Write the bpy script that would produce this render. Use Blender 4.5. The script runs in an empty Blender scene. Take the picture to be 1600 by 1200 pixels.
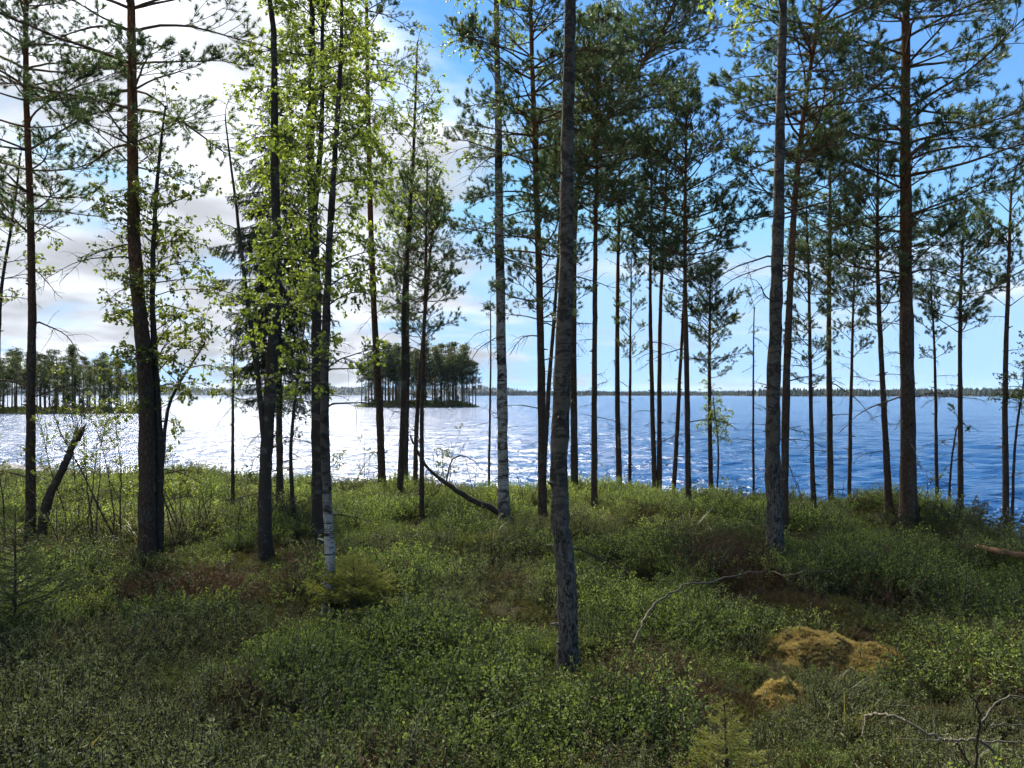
import bpy, math, random
import numpy as np
from math import radians, sin, cos, pi
from mathutils import Vector, Euler

sc = bpy.context.scene
COL = sc.collection
rnd = random.Random(7)
R = np.random.default_rng(11)

# ------------------------------------------------------------------ camera
EYE, FPX, CX, HY = 1.75, 1209.0, 800.0, 617.0      # eye height, focal length and horizon in photo pixels (1600 wide)
cam_d = bpy.data.cameras.new('camera'); cam = bpy.data.objects.new('camera', cam_d); COL.objects.link(cam)
cam.location = (0, 0, EYE); cam.rotation_euler = (pi/2, 0, 0)
cam_d.sensor_fit = 'HORIZONTAL'; cam_d.sensor_width = 36; cam_d.lens = 36*FPX/1600
cam_d.shift_y = (HY-600)/1600
cam_d.clip_start = 0.05; cam_d.clip_end = 20000
sc.camera = cam
sc.render.resolution_x, sc.render.resolution_y = 1024, 768

# ------------------------------------------------------------------ sun, sky, exposure
SUN_AZ, SUN_EL = radians(-22), radians(48)          # azimuth from +Y towards +X
sun_d = bpy.data.lights.new('sun', 'SUN'); sun_o = bpy.data.objects.new('sun', sun_d); COL.objects.link(sun_o)
sun_d.energy = 5.0; sun_d.angle = radians(24); sun_d.color = (1.0, 0.95, 0.86)
sv = Vector((sin(SUN_AZ)*cos(SUN_EL), cos(SUN_AZ)*cos(SUN_EL), sin(SUN_EL)))
sun_o.rotation_euler = sv.to_track_quat('Z', 'Y').to_euler(); sun_o.location = (-8, 20, 25)

world = bpy.data.worlds.new('World'); sc.world = world; world.use_nodes = True
def build_world():
    nt = world.node_tree; N = nt.nodes; Lk = nt.links
    N.clear()
    def nd(t, **k):
        n = N.new(t)
        for a, b in k.items(): setattr(n, a, b)
        return n
    def math_(op, a, b=None, clamp=False):
        n = nd('ShaderNodeMath', operation=op, use_clamp=clamp)
        for i, v in enumerate((a, b)):
            if v is None: continue
            if isinstance(v, (int, float)): n.inputs[i].default_value = v
            else: Lk.new(v, n.inputs[i])
        return n.outputs[0]
    out = nd('ShaderNodeOutputWorld'); bg = nd('ShaderNodeBackground'); bg.inputs[1].default_value = 0.05
    Lk.new(bg.outputs[0], out.inputs[0])
    sky = nd('ShaderNodeTexSky', sky_type='NISHITA'); sky.sun_disc = False
    sky.sun_elevation = SUN_EL; sky.sun_rotation = SUN_AZ
    sky.air_density = 1.0; sky.dust_density = 0.0; sky.ozone_density = 2.2; sky.altitude = 600
    hs = nd('ShaderNodeHueSaturation'); hs.inputs['Saturation'].default_value = 1.22; Lk.new(sky.outputs[0], hs.inputs['Color'])
    cap = nd('ShaderNodeMix', data_type='RGBA', blend_type='DARKEN'); cap.inputs[0].default_value = 1.0
    Lk.new(hs.outputs[0], cap.inputs[6]); cap.inputs[7].default_value = (2.5, 4.1, 6.2, 1)      # the air near the horizon stays pale blue
    tc = nd('ShaderNodeTexCoord'); D = tc.outputs['Generated']
    sep = nd('ShaderNodeSeparateXYZ'); Lk.new(D, sep.inputs[0])
    x, y, z = sep.outputs
    zc = math_('ADD', math_('MAXIMUM', z, 0.0), 0.20)
    px, py = math_('DIVIDE', x, zc), math_('DIVIDE', y, zc)
    cmb = nd('ShaderNodeCombineXYZ'); Lk.new(px, cmb.inputs[0]); Lk.new(py, cmb.inputs[1])
    def noise(scale, det, rough, off, dist=0.3):
        mp = nd('ShaderNodeMapping'); mp.inputs['Location'].default_value = off; Lk.new(cmb.outputs[0], mp.inputs[0])
        n = nd('ShaderNodeTexNoise'); n.inputs['Scale'].default_value = scale; n.inputs['Detail'].default_value = det
        n.inputs['Roughness'].default_value = rough; n.inputs['Distortion'].default_value = dist
        Lk.new(mp.outputs[0], n.inputs['Vector']); return n.outputs[0]
    n1 = noise(1.25, 6, 0.55, (1.7, 0.4, 0), 0.2); n2 = noise(2.2, 3, 0.5, (3.1, 7.7, 0), 0.1)
    # a cloud bank lies to the left (west of the sun), clear air to the right
    side = math_('ADD', math_('MULTIPLY', x, -0.95), math_('MULTIPLY', y, 0.12))     # > 0 on the left
    rng = nd('ShaderNodeMapRange', interpolation_type='SMOOTHSTEP'); Lk.new(side, rng.inputs[0])
    rng.inputs[1].default_value = -0.06; rng.inputs[2].default_value = 0.34; rng.inputs[3].default_value = -0.13; rng.inputs[4].default_value = 0.10
    dens = math_('ADD', math_('ADD', math_('MULTIPLY', n1, 0.75), math_('MULTIPLY', n2, 0.25)), rng.outputs[0])
    cov = nd('ShaderNodeMapRange', interpolation_type='SMOOTHSTEP'); Lk.new(dens, cov.inputs[0])
    cov.inputs[1].default_value = 0.45; cov.inputs[2].default_value = 0.60
    # thin streaks low over the horizon
    lowb = nd('ShaderNodeMapRange', interpolation_type='SMOOTHSTEP'); Lk.new(z, lowb.inputs[0])
    lowb.inputs[1].default_value = 0.22; lowb.inputs[2].default_value = 0.10
    st = nd('ShaderNodeCombineXYZ'); Lk.new(math_('MULTIPLY', x, 2.2), st.inputs[0]); Lk.new(math_('MULTIPLY', z, 24.0), st.inputs[1]); Lk.new(math_('MULTIPLY', y, 2.2), st.inputs[2])
    n3 = nd('ShaderNodeTexNoise'); n3.inputs['Scale'].default_value = 1.15; n3.inputs['Detail'].default_value = 3; Lk.new(st.outputs[0], n3.inputs['Vector'])
    s3 = nd('ShaderNodeMapRange', interpolation_type='SMOOTHSTEP'); Lk.new(n3.outputs[0], s3.inputs[0]); s3.inputs[1].default_value = 0.5; s3.inputs[2].default_value = 0.72
    streak = math_('MULTIPLY', math_('MULTIPLY', s3.outputs[0], lowb.outputs[0]), 0.75)
    cover = math_('MAXIMUM', cov.outputs[0], streak)
    # clouds scatter sunlight forwards: brighter near the sun
    dot = nd('ShaderNodeVectorMath', operation='DOT_PRODUCT'); Lk.new(D, dot.inputs[0]); dot.inputs[1].default_value = tuple(sv)
    fw = nd('ShaderNodeMapRange', interpolation_type='SMOOTHSTEP'); Lk.new(dot.outputs['Value'], fw.inputs[0])
    fw.inputs[1].default_value = 0.78; fw.inputs[2].default_value = 1.0; fw.inputs[3].default_value = 4.5; fw.inputs[4].default_value = 8.5
    thick = nd('ShaderNodeMapRange', interpolation_type='SMOOTHSTEP'); Lk.new(n2, thick.inputs[0])
    thick.inputs[1].default_value = 0.36; thick.inputs[2].default_value = 0.64; thick.inputs[3].default_value = 1.25; thick.inputs[4].default_value = 0.68
    lum = math_('MULTIPLY', fw.outputs[0], thick.outputs[0])
    cc = nd('ShaderNodeVectorMath', operation='SCALE'); cc.inputs[0].default_value = (0.98, 1.03, 1.12); Lk.new(lum, cc.inputs['Scale'])
    mx = nd('ShaderNodeMix', data_type='RGBA'); Lk.new(cover, mx.inputs[0]); Lk.new(cap.outputs[2], mx.inputs[6]); Lk.new(cc.outputs[0], mx.inputs[7])
    Lk.new(mx.outputs[2], bg.inputs[0])
build_world()
world.cycles.sampling_method = 'MANUAL'; world.cycles.sample_map_resolution = 512
vs = sc.view_settings
sc.display_settings.display_device = 'sRGB'
vs.view_transform = 'Standard'; vs.look = 'None'; vs.exposure = 1.95; vs.gamma = 1.0; vs.use_curve_mapping = False
sc.render.engine = 'CYCLES'
cy = sc.cycles
cy.use_denoising = True
cy.max_bounces = 4; cy.diffuse_bounces = 2; cy.glossy_bounces = 2; cy.transmission_bounces = 4; cy.transparent_max_bounces = 4
cy.sample_clamp_direct = 12; cy.sample_clamp_indirect = 4; cy.use_adaptive_sampling = True; cy.adaptive_threshold = 0.03; cy.caustics_reflective = False; cy.caustics_refractive = False

# ------------------------------------------------------------------ helpers
def value_noise(x, y, seed=0):
    x = np.asarray(x, float); y = np.asarray(y, float)
    xi, yi = np.floor(x).astype(np.int64), np.floor(y).astype(np.int64)
    fx, fy = x-xi, y-yi
    fx, fy = fx*fx*(3-2*fx), fy*fy*(3-2*fy)
    def h(a, b):
        n = (a*374761393 + b*668265263 + seed*982451653) & 0xffffffff
        n = ((n ^ (n >> 13))*1274126177) & 0xffffffff
        return ((n ^ (n >> 16)) & 0xffff)/65535.0
    a, b, c, d = h(xi, yi), h(xi+1, yi), h(xi, yi+1), h(xi+1, yi+1)
    return (a*(1-fx)+b*fx)*(1-fy)+(c*(1-fx)+d*fx)*fy
def fbm(x, y, seed=0, oct=4):
    s, a, t = 0, 1.0, 0
    for k in range(oct):
        s = s + a*value_noise(np.asarray(x)*2**k, np.asarray(y)*2**k, seed+k); t += a; a *= 0.5
    return s/t
def sstep(a, b, x):
    t = np.clip((x-a)/(b-a), 0, 1); return t*t*(3-2*t)

# bank top (where the land starts to fall to the lake), left to right
def pp(px, dep): return ((px-CX)/FPX*dep, dep)
SHORE = np.array([(-400, 40), (-60, 36), (-30, 33), (-22, 29), (-17.5, 22), (-14, 17.5), pp(0, 16.2), pp(250, 16.0), pp(400, 15.4), pp(600, 14.6), pp(800, 14.0),
                  pp(1000, 13.6), pp(1200, 12.6), pp(1350, 11.5), pp(1450, 10.4), pp(1540, 9.3), (6.0, 8.0), (6.9, 5.5), (9, 0), (16, -7), (60, -22), (400, -60)])
def shore_d(x, y):                                    # signed distance, positive on land
    x = np.asarray(x, float); y = np.asarray(y, float)
    best = np.full(x.shape, 1e9); sgn = np.ones(x.shape)
    for (ax, ay), (bx, by) in zip(SHORE[:-1], SHORE[1:]):
        dx, dy = bx-ax, by-ay; l2 = dx*dx+dy*dy
        t = np.clip(((x-ax)*dx+(y-ay)*dy)/l2, 0, 1)
        d = np.hypot(x-(ax+t*dx), y-(ay+t*dy))
        s = np.where((x-ax)*dy-(y-ay)*dx > 0, 1.0, -1.0)
        m = d < best; best = np.where(m, d, best); sgn = np.where(m, s, sgn)
    return best*sgn
WATER = -1.25
HUMPS = [(5.25, 10.3, 0.28, 1.0), (2.0, 10.5, 0.16, 1.3), (-3.6, 9.0, 0.12, 1.2), (-0.9, 8.6, 0.10, 1.0), (3.0, 7.4, 0.12, 1.1), (-6.5, 12.0, 0.15, 1.6), (4.3, 7.2, -0.10, 0.8)]
def gh(x, y):
    x = np.asarray(x, float); y = np.asarray(y, float)
    d = shore_d(x, y) + (fbm(x*0.5, y*0.5, 40, 3)-0.5)*0.9
    h = -2.3 + 2.3*sstep(-4.2, 0.5, d)
    und = (fbm(x*0.45, y*0.45, 3, 4)-0.5)*0.36 + (fbm(x*1.7, y*1.7, 9, 3)-0.5)*0.20
    h = h + und*sstep(-1.5, 1.0, d)
    for hx, hy, a, r in HUMPS: h = h + a*np.exp(-((x-hx)**2+(y-hy)**2)/(r*r))
    return h
def g1(x, y): return float(gh(np.array([x]), np.array([y]))[0])
VIS = 0.10                                             # trunks disappear into the shrubs this far above the soil
def depth_at(px, py):
    k = (py-HY)/FPX; u = (px-CX)/FPX
    Y = np.arange(2.0, 22, 0.02)
    zr = EYE-k*Y; g = gh(u*Y, Y)+VIS
    d = shore_d(u*Y, Y)
    hit = np.nonzero((zr <= g) | (d < -0.7))[0]
    return float(Y[hit[0]]) if len(hit) else 14.0
def world_at(px, py, Y): return Vector(((px-CX)/FPX*Y, Y, EYE-(py-HY)/FPX*Y))

class MB:
    def __init__(s): s.v=[]; s.f3=[]; s.f4=[]; s.m3=[]; s.m4=[]; s.t=[]; s.n=0
    def add(s, v, f, mat=0, tint=None):
        v = np.asarray(v, float).reshape(-1, 3); f = np.asarray(f, np.int64)
        if f.shape[1] == 3: s.f3.append(f+s.n); s.m3.append(np.full(len(f), mat))
        else: s.f4.append(f+s.n); s.m4.append(np.full(len(f), mat))
        s.v.append(v); s.n += len(v)
        s.t.append(np.full(len(v), 0.5) if tint is None else np.asarray(tint, float))
    def tube(s, pts, rad, sides=6, mat=0, tint=None, bump=None, cap=False):
        P = np.asarray(pts, float); n = len(P); rad = np.broadcast_to(np.asarray(rad, float), (n,))
        T = np.gradient(P, axis=0); T /= np.linalg.norm(T, axis=1)[:, None]+1e-9
        ref = np.array([0.31, 0.95, 0.05]) if abs(T[:, 1]).mean() < 0.8 else np.array([1.0, 0.1, 0.2])
        A = np.cross(T, ref); A /= np.linalg.norm(A, axis=1)[:, None]+1e-9
        B = np.cross(T, A)
        th = np.arange(sides)/sides*2*pi
        rr = rad[:, None]*np.ones((1, sides))
        if bump is not None: rr = rr*bump(np.arange(n)[:, None]*np.ones((1, sides)), th[None, :]*np.ones((n, 1)))
        V = P[:, None]+(A[:, None]*np.cos(th)[None, :, None]+B[:, None]*np.sin(th)[None, :, None])*rr[:, :, None]
        i = np.arange(n-1)[:, None]*sides; j = np.arange(sides)[None]; j2 = (j+1) % sides
        F = np.stack([i+j, i+j2, i+sides+j2, i+sides+j], -1).reshape(-1, 4)
        base = s.n
        s.add(V.reshape(-1, 3), F, mat, None if tint is None else np.full(n*sides, tint))
        if cap:
            for r0, p in ((0, P[0]), (n-1, P[-1])):
                ids = r0*sides+np.arange(sides)
                vv = np.vstack([V.reshape(-1, 3)[ids], p[None]])
                s.add(vv, np.array([(q, (q+1) % sides, sides) for q in range(sides)]), mat, None if tint is None else np.full(sides+1, tint))
    def mesh(s, name, mats, smooth=True):
        V = np.vstack(s.v); f3 = np.vstack(s.f3) if s.f3 else np.zeros((0, 3), int); f4 = np.vstack(s.f4) if s.f4 else np.zeros((0, 4), int)
        m = np.concatenate((s.m3 or [np.zeros(0)])+(s.m4 or [np.zeros(0)])).astype(np.int32)
        me = bpy.data.meshes.new(name)
        me.vertices.add(len(V)); me.vertices.foreach_set('co', V.astype(np.float32).ravel())
        me.loops.add(f3.size+f4.size); me.loops.foreach_set('vertex_index', np.concatenate([f3.ravel(), f4.ravel()]).astype(np.int32))
        me.polygons.add(len(f3)+len(f4))
        st = np.concatenate([np.arange(len(f3))*3, len(f3)*3+np.arange(len(f4))*4]).astype(np.int32)
        me.polygons.foreach_set('loop_start', st)
        me.polygons.foreach_set('material_index', m)
        me.polygons.foreach_set('use_smooth', np.full(len(st), smooth))
        at = me.attributes.new('tint', 'FLOAT', 'POINT'); at.data.foreach_set('value', np.concatenate(s.t).astype(np.float32))
        for q in mats: me.materials.append(q)
        me.update(calc_edges=True); me.validate()
        return me
def obj(name, me, parent=None, loc=(0, 0, 0), rot=(0, 0, 0), scl=None):
    o = bpy.data.objects.new(name, me); COL.objects.link(o); o.parent = parent
    o.location = loc; o.rotation_euler = rot
    if scl is not None: o.scale = (scl,)*3 if isinstance(scl, (int, float)) else scl
    return o
def tag(o, label, cat, group=None, kind=None):
    o['label'] = label
    if cat: o['category'] = cat
    if group: o['group'] = group
    if kind: o['kind'] = kind
    return o

# ------------------------------------------------------------------ materials
def new_mat(name):
    m = bpy.data.materials.new(name); m.use_nodes = True; nt = m.node_tree; nt.nodes.clear(); return m, nt
def node(nt, t, ins=None, **k):
    n = nt.nodes.new(t)
    for a, b in k.items(): setattr(n, a, b)
    for i, v in (ins or {}).items():
        if hasattr(v, 'is_output'): nt.links.new(v, n.inputs[i])
        else: n.inputs[i].default_value = v
    return n
def ramp(nt, fac, stops):
    n = node(nt, 'ShaderNodeValToRGB', {0: fac}); e = n.color_ramp.elements
    while len(e) < len(stops): e.new(0.5)
    for q, (p, c) in zip(e, stops): q.position = p; q.color = (*c, 1)
    return n.outputs[0]
def mixc(nt, fac, a, b, mode='MIX'):
    n = node(nt, 'ShaderNodeMix', data_type='RGBA', blend_type=mode)
    for i, v in ((0, fac), (6, a), (7, b)):
        if hasattr(v, 'is_output'): nt.links.new(v, n.inputs[i])
        else: n.inputs[i].default_value = v if i == 0 else (*v, 1)
    return n.outputs[2]
def leaf_mat(name, stops, trans_tint=(1.6, 1.7, 0.7), trans=0.4, rough=0.45, spec=0.4, objw=0.35):
    m, nt = new_mat(name)
    at = node(nt, 'ShaderNodeAttribute', attribute_name='tint'); oi = node(nt, 'ShaderNodeObjectInfo')
    mm = node(nt, 'ShaderNodeMath', {0: oi.outputs['Random'], 1: 0.5}, operation='SUBTRACT')
    m2 = node(nt, 'ShaderNodeMath', {0: mm.outputs[0], 1: objw, 2: at.outputs['Fac']}, operation='MULTIPLY_ADD', use_clamp=True)
    c = ramp(nt, m2.outputs[0], stops)
    p = node(nt, 'ShaderNodeBsdfPrincipled', {'Base Color': c, 'Roughness': rough, 'Specular IOR Level': spec})
    tcol = mixc(nt, 1.0, c, trans_tint, 'MULTIPLY')
    t = node(nt, 'ShaderNodeBsdfTranslucent', {'Color': tcol})
    mx = node(nt, 'ShaderNodeMixShader', {0: trans, 1: p.outputs[0], 2: t.outputs[0]})
    o = node(nt, 'ShaderNodeOutputMaterial', {0: mx.outputs[0]})
    return m
M = {}
M['needle'] = leaf_mat('pine_needles', [(0, (0.032, 0.054, 0.028)), (0.55, (0.058, 0.088, 0.040)), (0.93, (0.085, 0.112, 0.046)), (1, (0.18, 0.10, 0.04))], (1.5, 1.6, 0.9), 0.42, 0.4, 0.5)
M['spruce'] = leaf_mat('spruce_needles', [(0, (0.018, 0.032, 0.016)), (1, (0.038, 0.060, 0.024))], (1.2, 1.3, 0.7), 0.2, 0.45, 0.4)
M['spruce_mid'] = leaf_mat('sapling_needles', [(0, (0.055, 0.078, 0.026)), (1, (0.125, 0.15, 0.042))], (1.3, 1.4, 0.7), 0.3)
M['spruce_new'] = leaf_mat('young_spruce_needles', [(0, (0.13, 0.15, 0.035)), (1, (0.30, 0.30, 0.07))], (1.4, 1.4, 0.6), 0.35)
M['birch_leaf'] = leaf_mat('birch_leaves', [(0, (0.065, 0.090, 0.022)), (0.5, (0.115, 0.145, 0.030)), (1, (0.18, 0.205, 0.040))], (1.85, 1.95, 1.0), 0.52, 0.4, 0.4)
M['alder_leaf'] = leaf_mat('dull_leaves', [(0, (0.045, 0.062, 0.018)), (1, (0.105, 0.125, 0.028))], (1.8, 1.8, 0.8), 0.45)
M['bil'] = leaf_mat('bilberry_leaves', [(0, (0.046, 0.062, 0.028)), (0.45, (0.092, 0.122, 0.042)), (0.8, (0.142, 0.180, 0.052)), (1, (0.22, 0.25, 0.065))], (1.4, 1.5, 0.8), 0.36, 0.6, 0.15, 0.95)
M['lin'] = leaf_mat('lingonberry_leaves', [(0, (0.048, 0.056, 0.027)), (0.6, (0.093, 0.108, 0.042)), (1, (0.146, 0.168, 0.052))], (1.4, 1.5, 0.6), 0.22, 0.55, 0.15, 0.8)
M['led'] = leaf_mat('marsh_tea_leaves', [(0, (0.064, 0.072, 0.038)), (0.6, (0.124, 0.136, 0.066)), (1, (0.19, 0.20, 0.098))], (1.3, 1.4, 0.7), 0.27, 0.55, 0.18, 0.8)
M['heath'] = leaf_mat('brown_heather', [(0, (0.055, 0.032, 0.020)), (0.6, (0.115, 0.066, 0.038)), (1, (0.19, 0.13, 0.065))], (1.2, 1.1, 0.8), 0.2, 0.6, 0.2)
M['grass'] = leaf_mat('dry_grass', [(0, (0.07, 0.075, 0.025)), (0.6, (0.12, 0.115, 0.04)), (1, (0.22, 0.17, 0.08))], (1.5, 1.4, 0.8), 0.4)
M['moss_green'] = leaf_mat('olive_moss', [(0, (0.060, 0.040, 0.022)), (0.4, (0.075, 0.070, 0.026)), (0.75, (0.095, 0.095, 0.032)), (1, (0.13, 0.11, 0.042))], (1.3, 1.3, 0.7), 0.25, 0.8, 0.1, 0.9)
M['moss'] = leaf_mat('ochre_moss', [(0, (0.075, 0.050, 0.022)), (0.45, (0.29, 0.225, 0.090)), (1, (0.50, 0.42, 0.19))], (1.3, 1.2, 0.7), 0.3, 0.7, 0.15, 0.1)
M['far_needle'] = leaf_mat('far_pine_needles', [(0, (0.030, 0.044, 0.020)), (0.6, (0.055, 0.072, 0.030)), (1, (0.095, 0.105, 0.040))], (1.4, 1.4, 0.7), 0.3, 0.6, 0.2, 0.5)
M['shore_needle'] = leaf_mat('shore_forest', [(0, (0.010, 0.018, 0.011)), (1, (0.024, 0.034, 0.016))], (1, 1, 1), 0.02, 0.8, 0.1, 0.0)
M['far_leaf'] = leaf_mat('far_birch_leaves', [(0, (0.07, 0.09, 0.03)), (1, (0.14, 0.16, 0.05))], (1.6, 1.6, 0.7), 0.35, 0.6, 0.2, 0.5)

def bark_mat(name, kind):
    m, nt = new_mat(name)
    tc = node(nt, 'ShaderNodeTexCoord'); oi = node(nt, 'ShaderNodeObjectInfo')
    off = node(nt, 'ShaderNodeVectorMath', {0: tc.outputs['Object'], 1: oi.outputs['Location']}, operation='ADD')
    def nz(scl, sc_, det=6, ro=0.6, dist=0.0):
        mp = node(nt, 'ShaderNodeMapping', {0: off.outputs[0], 'Scale': scl})
        return node(nt, 'ShaderNodeTexNoise', {'Vector': mp.outputs[0], 'Scale': sc_, 'Detail': det, 'Roughness': ro, 'Distortion': dist}).outputs[0]
    def vor(scl, sc_):
        mp = node(nt, 'ShaderNodeMapping', {0: off.outputs[0], 'Scale': scl})
        return node(nt, 'ShaderNodeTexVoronoi', {'Vector': mp.outputs[0], 'Scale': sc_}, feature='DISTANCE_TO_EDGE').outputs[0]
    sep = node(nt, 'ShaderNodeSeparateXYZ', {0: tc.outputs['Object']})
    rough = 0.85
    if kind == 'pine':
        plates = ramp(nt, vor((1, 1, 0.4), 34), [(0.0, (0, 0, 0)), (0.18, (1, 1, 1))])
        fine = nz((1, 1, 0.5), 60, 6, 0.7)
        low = mixc(nt, fine, (0.034, 0.023, 0.017), (0.120, 0.084, 0.062))
        low = mixc(nt, ramp(nt, nz((1, 1, 0.6), 9, 4), [(0.5, (0, 0, 0)), (0.7, (1, 1, 1))]), low, (0.095, 0.085, 0.066))       # grey lichen
        up = mixc(nt, fine, (0.10, 0.045, 0.022), (0.27, 0.125, 0.055))
        hz = node(nt, 'ShaderNodeMath', {0: nz((1, 1, 1), 1.5, 4), 1: 3.2, 2: sep.outputs[2]}, operation='MULTIPLY_ADD')
        mr = node(nt, 'ShaderNodeMapRange', {0: hz.outputs[0], 1: 3.6, 2: 6.4}, interpolation_type='SMOOTHSTEP')
        c = mixc(nt, mr.outputs[0], low, up)
        c = mixc(nt, plates, mixc(nt, 0.6, c, (0.02, 0.015, 0.012)), c)
        hgt = node(nt, 'ShaderNodeMath', {0: plates, 1: 0.7, 2: fine}, operation='MULTIPLY_ADD').outputs[0]; dist = 0.010
    elif kind in ('birch', 'birch_old', 'birch_foot'):
        old = kind == 'birch_old'
        base = mixc(nt, nz((1, 1, 3), 14, 6, 0.7), *(((0.040, 0.033, 0.025), (0.150, 0.128, 0.100)) if old else ((0.20, 0.19, 0.165), (0.46, 0.44, 0.40))))
        lent = ramp(nt, nz((0.6, 0.6, 9), 9, 4, 0.5), [(0.585, (0, 0, 0)), (0.63, (1, 1, 1))])
        c = mixc(nt, lent, base, (0.05, 0.042, 0.036))
        pat = ramp(nt, nz((1, 1, 1.7), 4.2 if not old else 7.5, 8, 0.72, 0.9), [(0.49, (0, 0, 0)), (0.57 if not old else 0.54, (1, 1, 1))])
        c = mixc(nt, pat, c, (0.040, 0.034, 0.030))
        lich = ramp(nt, nz((1, 1, 0.8), 22, 5, 0.7), [(0.56 if not old else 0.54, (0, 0, 0)), (0.64 if not old else 0.62, (1, 1, 1))])
        c = mixc(nt, lich, c, (0.115, 0.115, 0.095))
        fis = ramp(nt, nz((1, 1, 0.38), 34, 8, 0.72, 1.6), [(0.42, (0, 0, 0)), (0.56, (1, 1, 1))])
        hz = node(nt, 'ShaderNodeMath', {0: nz((1, 1, 1), 5, 4), 1: 0.9, 2: sep.outputs[2]}, operation='MULTIPLY_ADD')
        mr = node(nt, 'ShaderNodeMapRange', {0: hz.outputs[0], 1: 1.95 if old else 1.05, 2: 1.05 if old else 0.55}, interpolation_type='SMOOTHSTEP')
        if kind == 'birch_foot':
            up = node(nt, 'ShaderNodeMapRange', {0: hz.outputs[0], 1: 1.15, 2: 1.75}, interpolation_type='SMOOTHSTEP')
            c = mixc(nt, up.outputs[0], c, mixc(nt, pat, (0.085, 0.072, 0.06), (0.03, 0.025, 0.02)))
            mr.inputs[1].default_value = 0.62; mr.inputs[2].default_value = 0.40
        dark = mixc(nt, fis, (0.020, 0.018, 0.016), (0.13, 0.12, 0.105))
        c = mixc(nt, mr.outputs[0], c, dark)
        hgt = node(nt, 'ShaderNodeMath', {0: pat, 1: 0.6, 2: nz((1, 1, 2), 40, 6, 0.7)}, operation='MULTIPLY_ADD').outputs[0]; dist = 0.007
    elif kind == 'dark':
        f = nz((1, 1, 0.7), 40, 7, 0.7)
        c = mixc(nt, f, (0.018, 0.014, 0.011), (0.080, 0.064, 0.050))
        pat = ramp(nt, nz((1, 1, 1.4), 7, 6, 0.65), [(0.54, (0, 0, 0)), (0.62, (1, 1, 1))])
        c = mixc(nt, pat, c, (0.10, 0.090, 0.072))
        hgt = f; dist = 0.008
    elif kind == 'grey':
        f = nz((1, 1, 1), 60, 6, 0.7)
        c = mixc(nt, f, (0.045, 0.039, 0.030), (0.155, 0.135, 0.102)); hgt = f; dist = 0.003
    elif kind == 'log':
        f = nz((0.3, 1, 1), 45, 6, 0.7)
        c = mixc(nt, f, (0.08, 0.045, 0.025), (0.24, 0.14, 0.075)); hgt = f; dist = 0.006
    bp = node(nt, 'ShaderNodeBump', {'Strength': 0.9, 'Distance': dist, 'Height': hgt})
    p = node(nt, 'ShaderNodeBsdfPrincipled', {'Base Color': c, 'Roughness': rough, 'Specular IOR Level': 0.08, 'Normal': bp.outputs[0]})
    node(nt, 'ShaderNodeOutputMaterial', {0: p.outputs[0]})
    return m
for k in ('pine', 'birch', 'birch_old', 'birch_foot', 'dark', 'grey', 'log'): M['bark_'+k] = bark_mat(k+'_bark', k)
def flat_mat(name, a, b, scale=8, rough=0.9):
    m, nt = new_mat(name); tc = node(nt, 'ShaderNodeTexCoord')
    n = node(nt, 'ShaderNodeTexNoise', {'Vector': tc.outputs['Object'], 'Scale': scale, 'Detail': 8.0, 'Roughness': 0.65})
    c = mixc(nt, ramp(nt, n.outputs[0], [(0.35, (0, 0, 0)), (0.65, (1, 1, 1))]), a, b)
    bp = node(nt, 'ShaderNodeBump', {'Strength': 0.7, 'Distance': 0.02, 'Height': n.outputs[0]})
    p = node(nt, 'ShaderNodeBsdfPrincipled', {'Base Color': c, 'Roughness': rough, 'Specular IOR Level': 0.03, 'Normal': bp.outputs[0]})
    node(nt, 'ShaderNodeOutputMaterial', {0: p.outputs[0]}); return m
M['twig'] = flat_mat('twig_bark', (0.040, 0.032, 0.027), (0.085, 0.068, 0.055), 30)
M['twig_red'] = flat_mat('pine_twig_bark', (0.060, 0.040, 0.028), (0.14, 0.085, 0.052), 12)
M['soil'] = flat_mat('forest_floor', (0.020, 0.014, 0.009), (0.036, 0.034, 0.014), 5)
M['rock'] = flat_mat('grey_rock', (0.13, 0.125, 0.12), (0.26, 0.25, 0.24), 9)
M['island'] = flat_mat('island_ground', (0.05, 0.06, 0.02), (0.10, 0.10, 0.04), 0.8)
M['far_trunk'] = flat_mat('far_pine_bark', (0.07, 0.05, 0.04), (0.15, 0.10, 0.07), 1.5)
M['bog'] = flat_mat('moss_base', (0.06, 0.035, 0.014), (0.15, 0.09, 0.028), 14)

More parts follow.
